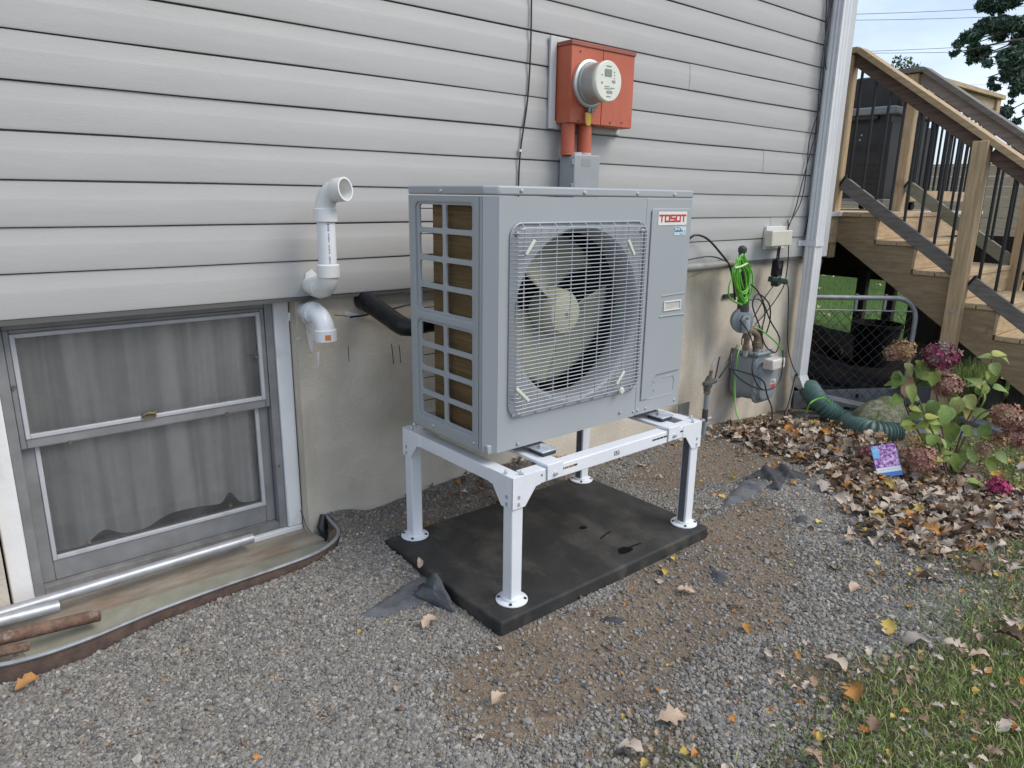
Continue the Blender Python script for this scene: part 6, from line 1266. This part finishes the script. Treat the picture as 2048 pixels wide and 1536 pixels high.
def fol_build(name, v, f, c, parent=None):
    off = np.array(ROOTLOC[parent.name]) if parent else np.zeros(3); me = bpy.data.meshes.new(name); me.from_pydata((np.array(v)-off).tolist(), [], f); ca = me.color_attributes.new('col','FLOAT_COLOR','POINT'); ca.data.foreach_set('color', np.array(c,'f').ravel()); me.materials.append(M_fol); o = bpy.data.objects.new(name, me); COL.objects.link(o)
    if parent: o.parent = parent
    return o
M_fol = pm('tree_leaf', (1,1,1), rough=.6, vcol='col', spec=.25)
TD = 15.0
base = PD(2200,420,TD); tb = V(base.x, base.y, -.2)
tr = thing('evergreen_tree', 'tall dark blue-green evergreen tree beyond the deck railing', 'tree', tuple(tb))
M_bark = pm('bark', (.06,.05,.042), (.12,.10,.085), scale=10, rough=.9, bump=.8, stretch=(4,4,.6))
top = PD(2170,-450,TD); MB().tube(bez([tb, tb.lerp(top,.3)+V(.1,0,0), tb.lerp(top,.6), top],6), list(np.linspace(.26,.05,19)), 10).build('trunk', M_bark, tr)
cl = []; rr = random.Random(3)
for px, py, rad in [(1985,60,.50),(1955,85,.35),(1930,85,.22),(1912,105,.14),(1990,20,.35),(2010,-20,.4),(2030,60,.5),(2020,115,.42),(1965,110,.25),(1985,128,.20),(2000,160,.25),(2035,165,.42),(1975,155,.15),(2030,215,.30),(2055,235,.30),(2075,100,.6),(2085,190,.55),(2110,20,.8),(2060,-60,.7),(2130,130,.8),(2140,250,.6),(2180,60,1.0),(2200,200,1.0),(2150,-120,1.0),(2240,-40,1.0),(2200,-260,.9),(1963,120,.12),(1940,120,.12),(2010,250,.2),(2040,290,.3),(2080,310,.5),(2016,195,.2)]:
    p = PD(px, py, TD+rr.uniform(-.8,.8)); q = tb.lerp(top, min(.95,max(.15,(p.z+1.2)/(top.z+.2)*.9)))
    MB().tube(bez([q, q.lerp(p,.5)+V(0,0,.12), p],4), [.05,.045,.04,.034,.028,.022,.018,.014,.010], 6).build('limb', M_bark, tr)
    for k in range(max(2,int(rad*9))):
        s = rad*rr.uniform(.34,.6); cl.append((p.x+rr.uniform(-1,1)*rad*.8, p.y+rr.uniform(-1,1)*rad*.8, p.z+rr.uniform(-.7,.7)*rad*.8, s))
v, f, c = [], [], []; foliage(v, f, c, cl, 7500, .065, [(.06,.105,.075),(.085,.135,.085),(.05,.085,.07),(.10,.15,.085),(.07,.12,.09)], 9); fol_build('crown', v, f, c, tr)
# far greenery beyond the yard
hd_ = thing('hedge', 'line of bushes and low trees far beyond the yard fence', 'hedge', (20, 12, -.3)); rr = random.Random(8); cl = []
for i in range(70):
    t = i/69; cl.append((13+rr.uniform(-1,1)+t*18, 32-t*40+rr.uniform(-1,1), rr.uniform(.3,1.1), rr.uniform(.8,1.3)))
v, f, c = [], [], []; foliage(v, f, c, cl, 420, .16, [(.05,.09,.03),(.07,.11,.035),(.09,.12,.04),(.06,.08,.03)], 12); fol_build('foliage', v, f, c, hd_)
st_b = PD(1790,150,14); sb = thing('sapling', 'thin green sapling tips poking above the stair handrail', 'sapling', (st_b.x, st_b.y, -.2))
MB().tube([(st_b.x,st_b.y,-.2),(st_b.x,st_b.y,st_b.z)], .02, 6).build('stem', M_bark, sb)
cl = [(PD(px,py,14).x, PD(px,py,14).y, PD(px,py,14).z, .10) for px, py in [(1793,122),(1797,135),(1815,125),(1819,135),(1832,138),(1805,145),(1780,140),(1790,160),(1815,160)]]
v, f, c = [], [], []; foliage(v, f, c, cl, 5000, .04, [(.10,.16,.05),(.08,.13,.04)], 14, 1.2); fol_build('foliage', v, f, c, sb)
M_pw = pm('power_cable', (.08,.08,.085), rough=.6)
for i, (y0, y1, sag) in enumerate([(29,10,0),(41,29,0),(107,99,0),(104,84,0),(165,170,0)]):
    a = PD(1500,y0+ (y0-y1)*.6,42+i); b = PD(2300,y1-(y0-y1)*.6,46+i); P = [a.lerp(b,t)+V(0,0,-.25*math.sin(math.pi*t)+.2) for t in np.linspace(0,1,12)]
    setp(MB().tube(P, .016 if i != 4 else .010, 5).build('power_line', M_pw), ['uppermost overhead power line crossing the sky','second overhead power line from the top of the sky','overhead wire just above the deck handrail, upper strand','overhead wire sloping above the deck handrail','faint overhead wire lowest in the sky'][i], 'power line')
